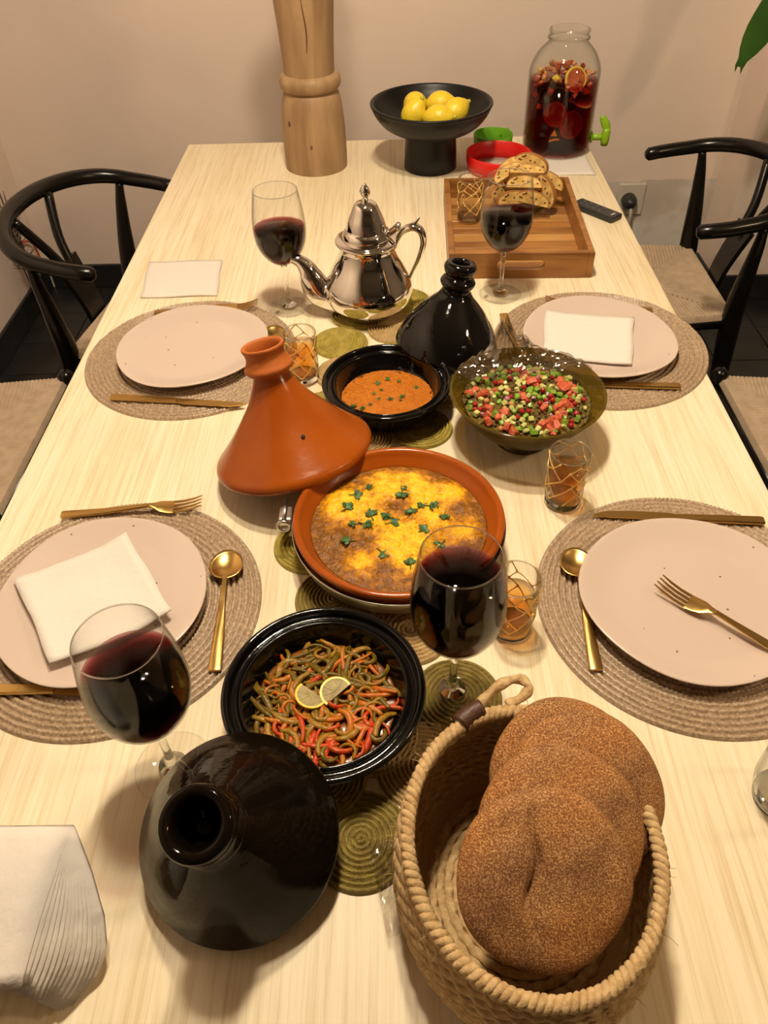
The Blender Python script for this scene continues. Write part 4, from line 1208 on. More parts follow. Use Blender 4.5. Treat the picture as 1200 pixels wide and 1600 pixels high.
# cooked pepper strips
o = mesh_obj('pepper_sauce', *heap(0.0765, lambda x, y: 0.0185 + 0.0006 * vnoise((x, y, 0), 240, .9) + 0.0015 * max(0, 1 - (x * x + y * y) / 0.004), 24, 90, 0.004), M['sauce'], loc=(*PEP, RZ))
tag(o, 'glossy dark orange oil and sauce around the pepper strips', 'sauce')
def strip_mesh(seed):
    r = random.Random(seed * 13 + 1)
    L = r.uniform(0.032, 0.060)
    curl = r.choice([0.3, 0.6, 1.0, 1.6, 2.4, 3.6, 4.4]) * r.choice([-1, 1])
    pts, a, x, y = [], 0.0, 0.0, 0.0
    n = 14
    for i in range(n):
        pts.append((x, y, 0.0022 * math.sin(PI * i / (n - 1)) + r.uniform(-.0003, .0003)))
        a += curl / n * r.uniform(.6, 1.4)
        x += L / n * math.cos(a); y += L / n * math.sin(a)
    mx = sum(p[0] for p in pts) / n; my = sum(p[1] for p in pts) / n
    pts = [(p[0] - mx, p[1] - my, p[2]) for p in pts]
    w = r.uniform(0.0024, 0.0034)
    rad = [w * (0.55 + 0.45 * math.sin(PI * (i + .6) / n)) for i in range(n)]
    return tube(pts, rad, 8, flat=r.choice([0.7, 0.9, 1.2, 1.5, 1.9]))
KIND = {'red': ('pep_red', 'red'), 'orange': ('pep_orange', 'orange'), 'green': ('pep_green', 'olive green'), 'yellow': ('pep_yellow', 'ochre')}
strip_me = {}
r3 = random.Random(21)
for k in range(185):
    rad = 0.0700 * math.sqrt((k + 0.5) / 185) * (1 if k % 9 else 0.98)
    an = k * 2.39996
    x, y = rad * math.cos(an), rad * math.sin(an)
    # redder at the near side, greener at the far side as in the dish
    w = r3.random() - (y / 0.07) * 0.22 + (x / 0.07) * 0.06
    kind = 'red' if w > 0.84 else 'orange' if w > 0.62 else 'yellow' if w > 0.42 else 'green'
    sid = r3.randrange(14)
    if (kind, sid) not in strip_me:
        v, f = strip_mesh(sid)
        o = mesh_obj('pepper_strip', v, f, M[KIND[kind][0]])
        strip_me[(kind, sid)] = o.data
    else:
        o = bpy.data.objects.new('pepper_strip', strip_me[(kind, sid)]); C.objects.link(o)
    rr_ = math.hypot(x, y)
    z = 0.0205 + r3.uniform(0.0, 0.0085) * (1 - 0.65 * rr_ / 0.07)
    o.location = (PEP[0] + x, PEP[1] + y, RZ + z)
    o.rotation_euler = (r3.uniform(-.22, .22), r3.uniform(-.22, .22), r3.uniform(0, 2 * PI))
    tag(o, 'cooked %s pepper strip tangled in the black dish' % KIND[kind][1], 'pepper strip', '%s pepper strips' % KIND[kind][1])
for k, (x, y, rz, lab) in enumerate([(-0.0945, 0.446, 2.55, 'left half slice of lemon on the cooked peppers'), (-0.068, 0.449, 0.75, 'right half slice of lemon on the cooked peppers')]):
    t = thing('lemon_slice', lab, 'lemon slice', (x, y, RZ + 0.031), (0.12, -0.1, rz), 'lemon slices on the peppers')
    def half(r0, r1, z0, z1):
        out = [(r1 * math.cos(a), r1 * math.sin(a)) for a in np.linspace(-.25, PI + .25, 24)]
        if r0 > 0:
            out += [(r0 * math.cos(a), r0 * math.sin(a)) for a in np.linspace(PI + .25, -.25, 24)]
        return prism(out, z0, z1)
    mesh_obj('flesh', *half(0, 0.0152, 0, 0.0022), M['lemon_flesh'], t, smooth=False)
    mesh_obj('peel', *half(0.0150, 0.0175, -0.0002, 0.0026), M['lemon'], t, smooth=False)
    for j in range(4):
        a = 0.45 + j * 0.75
        mesh_obj('membrane', *tube([(0, 0.001, 0.0023), (0.0145 * math.cos(a), 0.0145 * math.sin(a), 0.0023)], 0.0004, 5), M['s_cucumber'], t)

# ------------------------------------------------------------------ salad bowl under clingfilm
SAL = (0.193, 0.919)
t = thing('salad_bowl', 'wide olive-brown glass bowl filled with chopped salad', 'bowl', (*SAL, T))
mesh_obj('body', *lathe(smooth_profile([(0.036, 0.010), (0.050, 0.016), (0.072, 0.034), (0.094, 0.060), (0.1085, 0.082), (0.1125, 0.0865), (0.1130, 0.0885), (0.1105, 0.0895), (0.1075, 0.087), (0.092, 0.064), (0.070, 0.039), (0.048, 0.0215)], 4) + [(0, 0.018), (0, 0.010)], 96), M['olive_glass'], t)
mesh_obj('foot', *lathe([(0.034, 0.0115), (0.040, 0.003), (0.042, 0.0), (0.036, 0.0), (0.030, 0.0105)], 64, close=True), M['olive_glass'], t)
def sal_z(x, y):
    r2_ = (x * x + (y + .005) ** 2)
    return 0.071 + 0.012 * max(0, 1 - r2_ / 0.0072) + 0.0016 * vnoise((x, y, 0), 320, .3)
bed = mesh_obj('salad', *heap(0.0945, lambda x, y: sal_z(x, y) - 0.003, 34, 100, 0.02), M['salad_bed'], loc=(*SAL, T))
tag(bed, 'mass of fine chopped salad with lentils in the glass bowl', 'salad', kind='stuff')
def chunk(seed, s, kind):
    r = random.Random(seed)
    if kind == 'ball':
        return ellipsoid(s, s * .95, s * .9, 10, 7)
    v, f = box(0, 0, 0, s * r.uniform(1.4, 2.2), s * r.uniform(1.2, 1.8), s * r.uniform(.9, 1.5), s * 0.22, 1)
    return [(a + r.uniform(-.12, .12) * s, b + r.uniform(-.12, .12) * s, c + r.uniform(-.12, .12) * s) for a, b, c in v], f
SK = [('tomato_dice', 's_tomato', 0.0068, 'dice', 40, 'pinkish-red tomato dice in the salad bowl', 'tomato dice'),
      ('pepper_dice', 's_green', 0.0052, 'dice', 62, 'bright green pepper dice in the salad bowl', 'green dice'),
      ('cucumber_dice', 's_cucumber', 0.0047, 'dice', 64, 'pale cucumber dice in the salad bowl', 'cucumber dice'),
      ('pomegranate_seed', 's_red', 0.0042, 'ball', 36, 'dark red pomegranate seed in the salad bowl', 'pomegranate seeds'),
      ('lentil', 's_lentil', 0.0024, 'ball', 70, 'dark brown lentil in the salad bowl', 'lentils'),
      ('chickpea', 's_chickpea', 0.0046, 'ball', 13, 'tan chickpea in the salad bowl', 'chickpeas'),
      ('onion_dice', 's_onion', 0.0036, 'dice', 9, 'purple red-onion dice in the salad bowl', 'onion dice')]
r4 = random.Random(4)
slots = []
for k in range(294):
    rad = 0.086 * math.sqrt((k + .5) / 294); an = k * 2.39996
    slots.append((rad * math.cos(an), rad * math.sin(an)))
r4.shuffle(slots)
i = 0
for nm, mk, s, kd, cnt, lab, grp in SK:
    ms = []
    for k in range(cnt):
        x, y = slots[i]; i += 1
        if nm == 'tomato_dice' and k < 26:      # the larger tomato pieces lie to the sides
            x, y = r4.choice([(-0.072, 0.012), (0.070, 0.005), (0.062, 0.026), (-0.05, -0.045), (0.02, -0.07), (0.0, 0.03), (0.055, -0.03)])
            x += r4.uniform(-.014, .014); y += r4.uniform(-.014, .014)
        if len(ms) < 4:
            o = mesh_obj(nm, *chunk(k + 3, s, kd), M[mk], smooth=(kd == 'ball')); ms.append(o.data)
        else:
            o = bpy.data.objects.new(nm, ms[k % 4]); C.objects.link(o)
        o.location = (SAL[0] + x, SAL[1] + y, T + sal_z(x, y) + r4.uniform(-0.001, 0.0025))
        o.rotation_euler = (r4.uniform(0, 6), r4.uniform(0, 6), r4.uniform(0, 6))
        if nm == 'tomato_dice' and k < 16: o.scale = (1.35, 1.35, 1.2)
        tag(o, lab, {'tomato_dice': 'tomato', 'pepper_dice': 'pepper', 'cucumber_dice': 'cucumber', 'pomegranate_seed': 'pomegranate', 'lentil': 'lentil', 'chickpea': 'chickpea', 'onion_dice': 'onion'}[nm], grp + ' in the salad')
# film stretched over the far part of the bowl, gathered into a tuft at its far side
vs, fs = [], []
nu, nv = 70, 40
for j in range(nv + 1):
    v = j / nv
    for i in range(nu + 1):
        u = -1 + 2 * i / nu
        y0 = 0.026 + 0.012 * math.sin(3 * u + .5) + 0.030 * u * u
        rmax = 0.1185
        x = u * 0.114
        ymax = math.sqrt(max(0.0002, rmax ** 2 - x * x))
        yy = y0 + (ymax - y0) * v if ymax > y0 else y0
        r = math.hypot(x, yy)
        z = 0.0915 + 0.0030 * vnoise((x, yy, 0), 160, 1.1) + 0.0020 * vnoise((x, yy, 0), 420, 3.1) + 0.004 * (1 - v) * math.sin(11 * u) * 0.5
        if r > 0.112: z -= (r - 0.112) * 2.2
        d2 = ((x + 0.026) / 0.019) ** 2 + ((yy - 0.088) / 0.016) ** 2
        z += 0.052 * math.exp(-d2) * (1 + 0.25 * math.sin(9 * math.atan2(yy - 0.088, x + 0.026)))
        d3 = ((x - 0.006) / 0.018) ** 2 + ((yy - 0.094) / 0.012) ** 2
        z += 0.020 * math.exp(-d3) * (1 + 0.3 * math.sin(7 * math.atan2(yy - 0.094, x - 0.006)))
        vs.append((x, yy, z))
for j in range(nv):
    for i in range(nu):
        a = j * (nu + 1) + i
        fs.append((a, a + 1, a + nu + 2, a + nu + 1))
tag(mesh_obj('cling_film', vs, fs, M['film'], loc=(*SAL, T), smooth=True, sharp=28), 'crinkled clear clingfilm pulled back over the far side of the salad bowl', 'cling film')

# ------------------------------------------------------------------ bread basket
BC = (0.105, 0.258)
basket = thing('bread_basket', 'oval jute rope basket with braided rim holding four round loaves', 'basket', (*BC, T))
basket.rotation_euler = (0, 0, 0.05)
def oval_rope(a, b, z, r, strands=2, twist=None, seg=None, tilt=0.0, sides=8, depth=0.20):
    per = PI * (3 * (a + b) - math.sqrt((3 * a + b) * (a + 3 * b)))
    turns = twist or max(8, round(per / (r * 3.4)))
    seg = seg or max(60, turns * 5)
    pts = [(a * math.cos(2 * PI * i / seg), b * math.sin(2 * PI * i / seg), z) for i in range(seg)]
    return tube(pts, r, sides, closed=True, mod=lambda i, ph: 1 + depth * math.cos(strands * (ph - 2 * PI * turns * i / seg / strands)))
A0, B0 = 0.1005, 0.1165
prof_b = smooth_profile([(0.78, 0.006), (0.97, 0.014), (1.055, 0.032), (1.085, 0.056), (1.07, 0.082), (1.03, 0.103), (1.0, 0.117)], 3)
zs = [p[1] for p in prof_b]
rope_r = 0.0042
nrow = 13
for k in range(nrow):
    z = 0.0055 + (0.113 - 0.0055) * k / (nrow - 1)
    sc = float(np.interp(z, zs, [p[0] for p in prof_b]))
    mesh_obj('rope_coil', *oval_rope(A0 * sc, B0 * sc, z, rope_r * 1.08, depth=0.26), M['jute'], basket)
for k in range(10):
    sc = 0.78 * (1 - k / 10.4)
    mesh_obj('rope_coil', *oval_rope(A0 * sc, B0 * sc - 0.004, 0.0048, rope_r * 1.05, depth=0.22), M['jute'], basket)
mesh_obj('inner_lining', *lathe([(0, 0.0030), (0.74, 0.0030), (0.96, 0.013), (1.045, 0.032), (1.075, 0.056), (1.06, 0.082), (1.02, 0.103), (0.99, 0.117), (0.985, 0.117), (1.015, 0.103), (1.055, 0.082), (1.07, 0.056), (1.04, 0.032), (0.955, 0.0137), (0.74, 0.0037), (0, 0.0037)], 96), M['jute'], basket).scale = (A0, B0, 1)
# braided rim: two ropes plaited round each other
seg = 540
for s in (0, 1):
    pts = []
    for i in range(seg):
        a = 2 * PI * i / seg; w = 54 * a + s * PI
        rr = 1 + 0.030 * math.cos(w)
        pts.append((A0 * rr * math.cos(a), B0 * rr * math.sin(a), 0.1205 + 0.0030 * math.sin(w)))
    mesh_obj('rim_braid', *tube(pts, 0.0036, 8, closed=True, mod=lambda i, ph: 1 + 0.10 * math.cos(2 * ph + i * 0.9)), M['jute'], basket)
# leather band and rope loop at the far end
lp = spline([(-0.030, 0.118, 0.122), (-0.018, 0.130, 0.128), (0.000, 0.141, 0.131), (0.016, 0.144, 0.130), (0.022, 0.136, 0.127), (0.014, 0.128, 0.124), (0.000, 0.122, 0.122)], 6)
mesh_obj('rope_loop', *tube(lp, 0.0046, 10, mod=lambda i, ph: 1 + 0.20 * math.cos(2 * ph + i * 0.8)), M['jute'], basket)
mesh_obj('leather_band', *tube(spline([(-0.046, 0.106, 0.1195), (-0.036, 0.114, 0.1205), (-0.024, 0.120, 0.1215)], 4), [0.0118] * 9, 16, flat=0.8), M['leather'], basket)
st_ = MB()
r5 = random.Random(12)
for k in range(40):      # loose fibres on the rim
    a = r5.uniform(0, 2 * PI); z = r5.uniform(0.03, 0.122)
    sc = float(np.interp(z, zs, [p[0] for p in prof_b])) + 0.04
    p = Vector((A0 * sc * math.cos(a), B0 * sc * math.sin(a), z))
    d = Vector((math.cos(a), math.sin(a), r5.uniform(-.6, 1.2))).normalized() * r5.uniform(.006, .016)
    st_.add(*tube([p, p + d * .5 + Vector((0, 0, .001)), p + d + Vector((r5.uniform(-.003, .003), r5.uniform(-.003, .003), -.001))], [0.0004, 0.0003, 0.0002], 4))
o = mb_obj('loose_fibres', st_, M['jute'], basket); o['kind'] = 'stuff'

def bread_mesh(seed, R, th):
    def fn(x, y, z): return 1.0
    vs, fs = ellipsoid(1, 1, 1, 120, 64)
    out = []
    for x, y, z in vs:
        a = math.atan2(y, x); r = math.hypot(x, y)
        rim = 1 + 0.02 * math.sin(2 * a + seed) + 0.012 * math.sin(5 * a + 2 * seed)
        # flat-topped lens: fuller in the middle, thin at the edge
        zz = math.copysign(abs(z) ** 0.85, z) * (1 - 0.18 * max(0, 1 - r * 2.2))
        n = 0.10 * vnoise((x, y, z), 2.6, seed) + 0.07 * vnoise((x, y, z), 6.0, seed + 3)
        out.append((x * R * rim, y * R * rim, th * (zz + n * (1 - r * .5))))
    return out, fs
BT = Vector((0.10, -0.60, 1)).normalized()
bq = Vector((0, 0, 1)).rotation_difference(BT)
LOAF = [((0.107, 0.220, 0.141), 0.0665, 1.0, 0.4, 'foremost round brown loaf with a crease down its top'), ((0.129, 0.262, 0.128), 0.067, 2.4, 1.9, 'second round brown loaf tucked behind the creased loaf'),
        ((0.156, 0.294, 0.123), 0.068, 4.0, 3.3, 'third round loaf, rightmost in the basket, with a dented top'), ((0.144, 0.320, 0.103), 0.067, 5.5, 5.0, 'hindmost round loaf under the leather band of the basket')]
for k, (c, R, seed, rz, lab) in enumerate(LOAF):
    vs, fs = bread_mesh(seed, R, 0.0185)
    e = (bq @ Matrix.Rotation(rz * 0, 3, 'Z').to_quaternion()).to_euler()
    if k == 0:     # a pressed groove across the first loaf
        v2 = []
        for x, y, z in vs:
            d = abs(x + 0.012 - 0.10 * y - 0.003 * math.sin(y * 120))
            if z > 0:
                z -= 0.0085 * math.exp(-(d / 0.0030) ** 2) * max(0.0, 1 - ((y - 0.008) / 0.046) ** 2)
            v2.append((x, y, z))
        vs = v2
    t = tag(mesh_obj('bread_loaf', vs, fs, M['bread'], loc=(c[0], c[1], T + c[2]), rot=e), lab, 'bread', 'round loaves in the basket')
    if k == 2:
        t.rotation_euler = (Vector((0, 0, 1)).rotation_difference(Vector((0.16, -0.56, 1)).normalized())).to_euler()

# crumpled clear plastic bag peeping out under the basket
def crumple(nx, sx, sy, h, seed):
    vs, fs = [], []
    for j in range(nx + 1):
        for i in range(nx + 1):
            u, v = i / nx - .5, j / nx - .5
            vs.append((u * sx, v * sy, 0.002 + h * max(0, 0.55 + vnoise((u * 5, v * 5, 0), 2.6, seed) * .9) * (1 - 1.6 * abs(u)) * (1 - 1.2 * abs(v))))
    for j in range(nx):
        for i in range(nx):
            a = j * (nx + 1) + i
            fs.append((a, a + 1, a + nx + 2, a + nx + 1))
    return vs, fs
tag(mesh_obj('plastic_bag', *crumple(22, 0.035, 0.085, 0.020, 2.0), M['film'], loc=(-0.006, 0.262, T + 0.0072), rot=(0, 0, 0.2), smooth=False), 'crumpled clear plastic bag caught beside the bread basket', 'plastic bag')

# ------------------------------------------------------------------ wooden tray with biscotti
TR = (0.258, 1.606); TW, TD, TH, WT = 0.284, 0.376, 0.052, 0.012
tray = thing('wooden_tray', 'rectangular acacia wood serving tray with cut-out handles', 'tray', (*TR, T), -0.03)
nsl = 11
for k in range(nsl):
    d = (TD - 2 * WT) / nsl
    mesh_obj('slat', *box(0, -TD / 2 + WT + d * (k + .5), 0.007, TW - 2 * WT, d - 0.0008, 0.010 + 0.0006 * (k % 2), 0.0006, 1), M['tray_light'] if k % 3 == 1 else M['tray'], tray, smooth=False).location = (0.37 * k * 0, 0, 0)
for s in (-1, 1):
    mesh_obj('side_wall', *box(s * (TW / 2 - WT / 2), 0, TH / 2 + 0.001, WT, TD, TH, 0.0015), M['tray'], tray, smooth=False)
def slot_wall():
    L, hh = TW - 2 * WT - 0.0004, TH
    so, sr = 0.037, 0.0100
    zc = TH * 0.52
    hole = [(so + sr * math.cos(a), zc + sr * math.sin(a)) for a in np.linspace(-PI / 2, PI / 2, 9)] + [(-so + sr * math.cos(a), zc + sr * math.sin(a)) for a in np.linspace(PI / 2, 3 * PI / 2, 9)]
    vs, fs = [], []
    n = len(hole)
    def outer(p):
        x, z = p
        a = math.atan2((z - zc) * 4, x)
        return (max(-L / 2, min(L / 2, x * 4.2)), TH if z > zc else 0.0) if abs(x) <= so + 1e-6 else (math.copysign(L / 2, x), min(TH, max(0.0, zc + (z - zc) * (TH / 2) / sr)))
    for yy in (-WT / 2, WT / 2):
        for p in hole: vs.append((p[0], yy, p[1]))
        for p in hole:
            q = outer(p); vs.append((q[0], yy, q[1]))
    for k in range(n):
        j = (k + 1) % n
        fs.append((k, j, n + j, n + k)); fs.append((2 * n + k, 3 * n + k, 3 * n + j, 2 * n + j))
        fs.append((k, 2 * n + k, 2 * n + j, j)); fs.append((n + k, n + j, 3 * n + j, 3 * n + k))
    return vs, fs
for s in (-1, 1):
    v, f = slot_wall()
    mesh_obj('end_wall', [(a, b + s * (TD / 2 - WT / 2), c + 0.001) for a, b, c in v], f, M['tray'], tray, smooth=False)

BB = (0.289, 1.712)
t = thing('biscotti_bowl', 'small clear glass bowl heaped with biscotti on the tray', 'bowl', (*BB, T + 0.0128))
mesh_obj('body', *lathe(smooth_profile([(0.030, 0.0), (0.045, 0.004), (0.060, 0.020), (0.068, 0.040), (0.0715, 0.052), (0.0700, 0.0525), (0.0660, 0.040), (0.058, 0.0215), (0.044, 0.0065)], 3) + [(0, 0.005), (0, 0.0)], 64), M['jar_glass'], t)
def make_biscotto():
    t = thing('biscotti', '', 'biscotti')
    out = [(0.034 * math.cos(a), 0.021 * (math.sin(a) ** 0.8 if math.sin(a) > 0 else 0) - 0.008) for a in np.linspace(0, PI, 20)]
    inner = [(x * 0.95, (y - 0.002) * 0.93 + 0.001) for x, y in out]
    mesh_obj('crumb', *prism(inner, -0.0078, 0.0078), M['biscotti'], t, smooth=False)
    mesh_obj('crust', *prism(out, -0.0072, 0.0072), M['biscotti_crust'], t, smooth=False)
    r = random.Random(8)
    for k in range(9):
        x = r.uniform(-.025, .025); y = r.uniform(-.004, .008)
        for s in (-1, 1):
            v, f = ellipsoid(0.0022, 0.0016, 0.0008, 8, 5)
            mesh_obj('nut_piece', [(a + x, b + y, c + s * 0.0080) for a, b, c in v], f, M['nut'], t)
    return t
bis = make_biscotto()
BIS = [(-0.052, -0.018, 0.050, (1.35, 0.15, 0.75)), (-0.022, -0.043, 0.044, (1.30, 0.0, 0.15)), (0.016, -0.045, 0.043, (1.30, 0.2, -0.1)), (0.050, -0.020, 0.052, (1.30, 0.9, -0.75)), (0.058, 0.016, 0.060, (1.2, 0.3, -0.35)),
       (-0.032, 0.030, 0.078, (0.55, -0.35, 0.75)), (-0.036, -0.002, 0.080, (0.42, -0.30, 0.55)), (0.022, 0.034, 0.092, (1.35, 0.15, -0.45)), (0.004, -0.006, 0.084, (0.35, 0.05, 0.05)), (0.006, 0.012, 0.060, (0.4, 0, 1.2)),
       (-0.002, -0.024, 0.066, (0.80, 0.05, 0.02)), (-0.045, 0.016, 0.056, (0.9, .3, 1.3)), (0.032, 0.002, 0.066, (0.6, 0.35, -0.7))]
BL = ['biscotti slice standing at the left of the glass bowl', 'biscotti slice upright at the front left of the glass bowl', 'biscotti slice upright at the front right of the glass bowl', 'biscotti slice leaning at the right front of the bowl',
      'biscotti slice standing at the far right side of the bowl', 'biscotti slice at the back left of the heap', 'topmost left biscotti slice lying tilted on the heap', 'biscotti slice with brown crust up at the back right of the heap',
      'biscotti slice lying flat on top of the heap in the centre', 'biscotti slice in the middle of the bowl under the top slices', 'biscotti slice in front of the flat top slice', 'biscotti slice at the left back inside the bowl', 'biscotti slice inside the bowl under the right slices']
for k, ((x, y, z, e), lab) in enumerate(zip(BIS, BL)):
    o = bis if k == 0 else dup(bis, (0, 0, 0))
    o.location = (BB[0] + x, BB[1] + y, T + 0.0128 + z); o.rotation_euler = e; o.scale = (1.15, 1.25, 1.1); o['label'] = lab; o['group'] = 'biscotti in the glass bowl'

# ------------------------------------------------------------------ red sieve and green sieve behind the tray
def sieve(label, loc, rot, R, h, m, hand, grp):
    t = thing('sieve', label, 'sieve', loc, rot, grp)
    mesh_obj('band', *lathe([(R * 0.93, 0.0), (R, h * 0.5), (R * 1.02, h), (R * 1.0, h + 0.001), (R * 0.985, h), (R * 0.965, h * .5), (R * 0.90, 0.0015)], 72, close=True), m, t)
    mesh_obj('mesh', *lathe([(0, 0.001), (R * 0.92, 0.001), (R * 0.92, 0.0022), (0, 0.0022)], 60), M['sieve_mesh'], t)
    hx, hy = math.cos(hand), math.sin(hand)
    mesh_obj('handle', *tube(spline([(R * hx, R * hy, h * .7), (R * 1.25 * hx, R * 1.25 * hy, h * .6), (R * 1.75 * hx, R * 1.75 * hy, h * .5)], 5), [0.010] * 11, 10, flat=0.5), m, t)
    mesh_obj('hook', *tube([(-R * .98 * hx, -R * .98 * hy, h * .8), (-R * 1.12 * hx, -R * 1.12 * hy, h * .8), (-R * 1.14 * hx, -R * 1.14 * hy, h * .45)], [0.006, 0.005, 0.003], 8), m, t)
    return t
sieve('red plastic sieve lying beside the black fruit stand', (0.268, 1.985, T + 0.001), (0.0, 0.02, 0), 0.080, 0.040, M['red_plastic'], -0.95, 'plastic sieves')
sieve('smaller green plastic sieve standing behind the red one', (0.268, 2.115, T + 0.001), (0, 0, 0), 0.050, 0.040, M['green_plastic'], 1.0, 'plastic sieves')

# ------------------------------------------------------------------ drinks jar
JC = (0.432, 2.108)
jar = thing('drinks_jar', 'tall clear glass drinks jar with green tap holding sangria', 'jar', (*JC, T + 0.0028))
jp = smooth_profile([(0.074, 0.0), (0.083, 0.004), (0.0865, 0.014), (0.0870, 0.10), (0.0870, 0.172), (0.0840, 0.196), (0.070, 0.224), (0.054, 0.241), (0.0475, 0.248), (0.0470, 0.252)], 4) + [(0.0500, 0.254), (0.0500, 0.258), (0.0470, 0.260), (0.0470, 0.268), (0.0490, 0.2695), (0.0490, 0.2735), (0.0455, 0.275)]
inn = [(max(r - 0.0028, 0.0), max(z, 0.006)) for r, z in jp[::-1] if z > 0.004]
mesh_obj('body', *lathe([(0, 0.0)] + jp + inn + [(0, 0.006)], 80), M['jar_glass'], jar)
mesh_obj('thread_ring', *lathe([(0.0472, 0.254), (0.0508, 0.256), (0.0472, 0.258)], 64, close=True), M['jar_glass'], jar)
ta = math.radians(-6)
tx, ty = math.cos(ta), math.sin(ta)
tap = mesh_obj('tap', *tube([(0.084 * tx, 0.084 * ty, 0.030), (0.124 * tx, 0.124 * ty, 0.030)], [0.008, 0.007], 14), M['lime_plastic'], jar)
mesh_obj('spigot', *tube([(0.124 * tx, 0.124 * ty, 0.010), (0.124 * tx, 0.124 * ty, 0.022), (0.124 * tx, 0.124 * ty, 0.044), (0.123 * tx, 0.124 * ty, 0.052)], [0.0085, 0.011, 0.011, 0.008], 16), M['lime_plastic'], tap)
mesh_obj('tap_lever', *tube(spline([(0.125 * tx, 0.124 * ty, 0.048), (0.119 * tx, 0.118 * ty, 0.062), (0.107 * tx, 0.108 * ty, 0.080)], 4), [0.009, 0.0095, 0.010, 0.0105, 0.0105, 0.010, 0.009, 0.008, 0.006], 12, flat=0.45), M['lime_plastic'], tap)
mesh_obj('tap_washer', *tube([(0.0865 * tx, 0.0865 * ty, 0.030), (0.0905 * tx, 0.0905 * ty, 0.030)], 0.014, 18), M['lime_plastic'], tap)
SL = 0.166
tag(mesh_obj('sangria', *lathe([(0, 0.0065), (0.076, 0.0070), (0.0825, 0.014), (0.0832, 0.10), (0.0832, SL), (0, SL)], 72), M['sangria'], loc=(*JC, T + 0.0028)), 'dark red sangria filling the glass drinks jar', 'sangria')
r6 = random.Random(3)
fm = {}
def fruit(kind, mk, loc, rot, lab, s, grp, cat):
    key = (mk, r6.randrange(5))
    if key not in fm:
        o = mesh_obj(kind, *chunk(key[1] * 7 + 2, s, 'dice'), M[mk], smooth=False); fm[key] = o.data
    else:
        o = bpy.data.objects.new(kind, fm[key]); C.objects.link(o)
    o.location = loc; o.rotation_euler = rot
    tag(o, lab, cat, grp)
n = 0
while n < 110:
    a = r6.uniform(0, 2 * PI); r = 0.073 * math.sqrt(r6.random())
    z = r6.uniform(0.125, 0.196) - 0.012 * (r / 0.073) ** 2
    if r < 0.05 and z < 0.165: continue
    n += 1
    mk = r6.choice(['fruit_red', 'fruit_red', 'fruit_apple', 'fruit_apple', 'fruit_peel'] if n % 4 == 0 else ['fruit_red', 'fruit_apple'])
    fruit('fruit_piece', mk, (JC[0] + r * math.cos(a), JC[1] + r * math.sin(a), T + 0.0028 + z), (r6.uniform(0, 6), r6.uniform(0, 6), r6.uniform(0, 6)), 'wine-soaked fruit piece floating in the sangria jar', 0.0072, 'fruit pieces in the sangria', 'fruit')
for k, (a, r, z, tl, sc, lab) in enumerate([(-1.25, 0.056, 0.178, 1.25, 1.0, 'large citrus slice with green rind at the top of the jar'), (-1.2, 0.058, 0.075, 1.45, 1.15, 'large citrus slice low in the sangria at the right'), (-1.95, 0.057, 0.10, 1.45, 1.0, 'large citrus slice low in the sangria at the left'), (-0.8, 0.060, 0.125, .3, 0.9, 'citrus slice lying flat in the middle of the sangria')]):
    t = thing('citrus_slice', lab, 'fruit slice', (JC[0] + r * math.cos(a), JC[1] + r * math.sin(a), T + 0.0028 + z), (tl, 0, a + PI / 2), 'citrus slices in the sangria')
    t.scale = (sc, sc, sc)
    mesh_obj('flesh', *lathe([(0, -0.002), (0.0245, -0.002), (0.0245, 0.002), (0, 0.002)], 32), M['fruit_red'], t, smooth=False)
    mesh_obj('rind', *lathe([(0.0243, -0.0023), (0.0285, -0.002), (0.0285, 0.002), (0.0243, 0.0023)], 32, close=True), M['fruit_peel'] if k == 0 else M['fruit_apple'], t, smooth=False)
for k, (x, y, z, lab) in enumerate([(-0.022, -0.073, 0.062, 'small yellow triangle of peel low in the sangria'), (-0.020, -0.074, 0.046, 'curved yellow strip of peel low in the sangria')]):
    v, f = (prism([(-.008, -.006), (.008, -.006), (.0, .009)], -.001, .001) if k == 0 else prism([(-.013, -.005), (.0, .0), (.013, .001), (.012, .004), (.0, .004), (-.012, 0)], -.001, .001))
    tag(mesh_obj('peel_piece', v, f, M['fruit_peel'], loc=(JC[0] + x, JC[1] + y, T + 0.0028 + z), rot=(1.45, 0, -.2), smooth=False), lab, 'peel', 'peel pieces in the sangria')

# ------------------------------------------------------------------ black fruit stand with lemons
FC = (0.100, 2.010)
t = thing('fruit_stand', 'matt black footed fruit bowl holding five lemons', 'fruit bowl', (*FC, T))
mesh_obj('bowl', *lathe(smooth_profile([(0.058, 0.084), (0.090, 0.091), (0.120, 0.108), (0.138, 0.130), (0.1455, 0.146), (0.1480, 0.150), (0.1475, 0.1535), (0.1430, 0.1545), (0.1385, 0.151), (0.128, 0.134), (0.105, 0.112), (0.070, 0.099)], 4) + [(0, 0.096), (0, 0.084)], 96), M['black_ceramic'], t)
mesh_obj('pedestal', *lathe([(0, 0.0), (0.063, 0.0), (0.066, 0.003), (0.0645, 0.04), (0.0625, 0.075), (0.064, 0.088), (0, 0.088)], 72), M['black_ceramic'], t, sharp=50)
def lemon_thing():
    t = thing('lemon', '', 'lemon')
    vs, fs = ellipsoid(1, 1, 1, 28, 18)
    out = []
    for x, y, z in vs:
        k = 1 + 0.18 * max(0, abs(z) - 0.80) / 0.2
        out.append((x * 0.0285, y * 0.0285, z * 0.034 * k))
    b = mesh_obj('fruit', out, fs, M['lemon'], t)
    v, f = ellipsoid(0.005, 0.005, 0.006, 12, 8)
    mesh_obj('tip', [(a, b_, c + 0.0415) for a, b_, c in v], f, M['lemon_tip'], t)
    return t
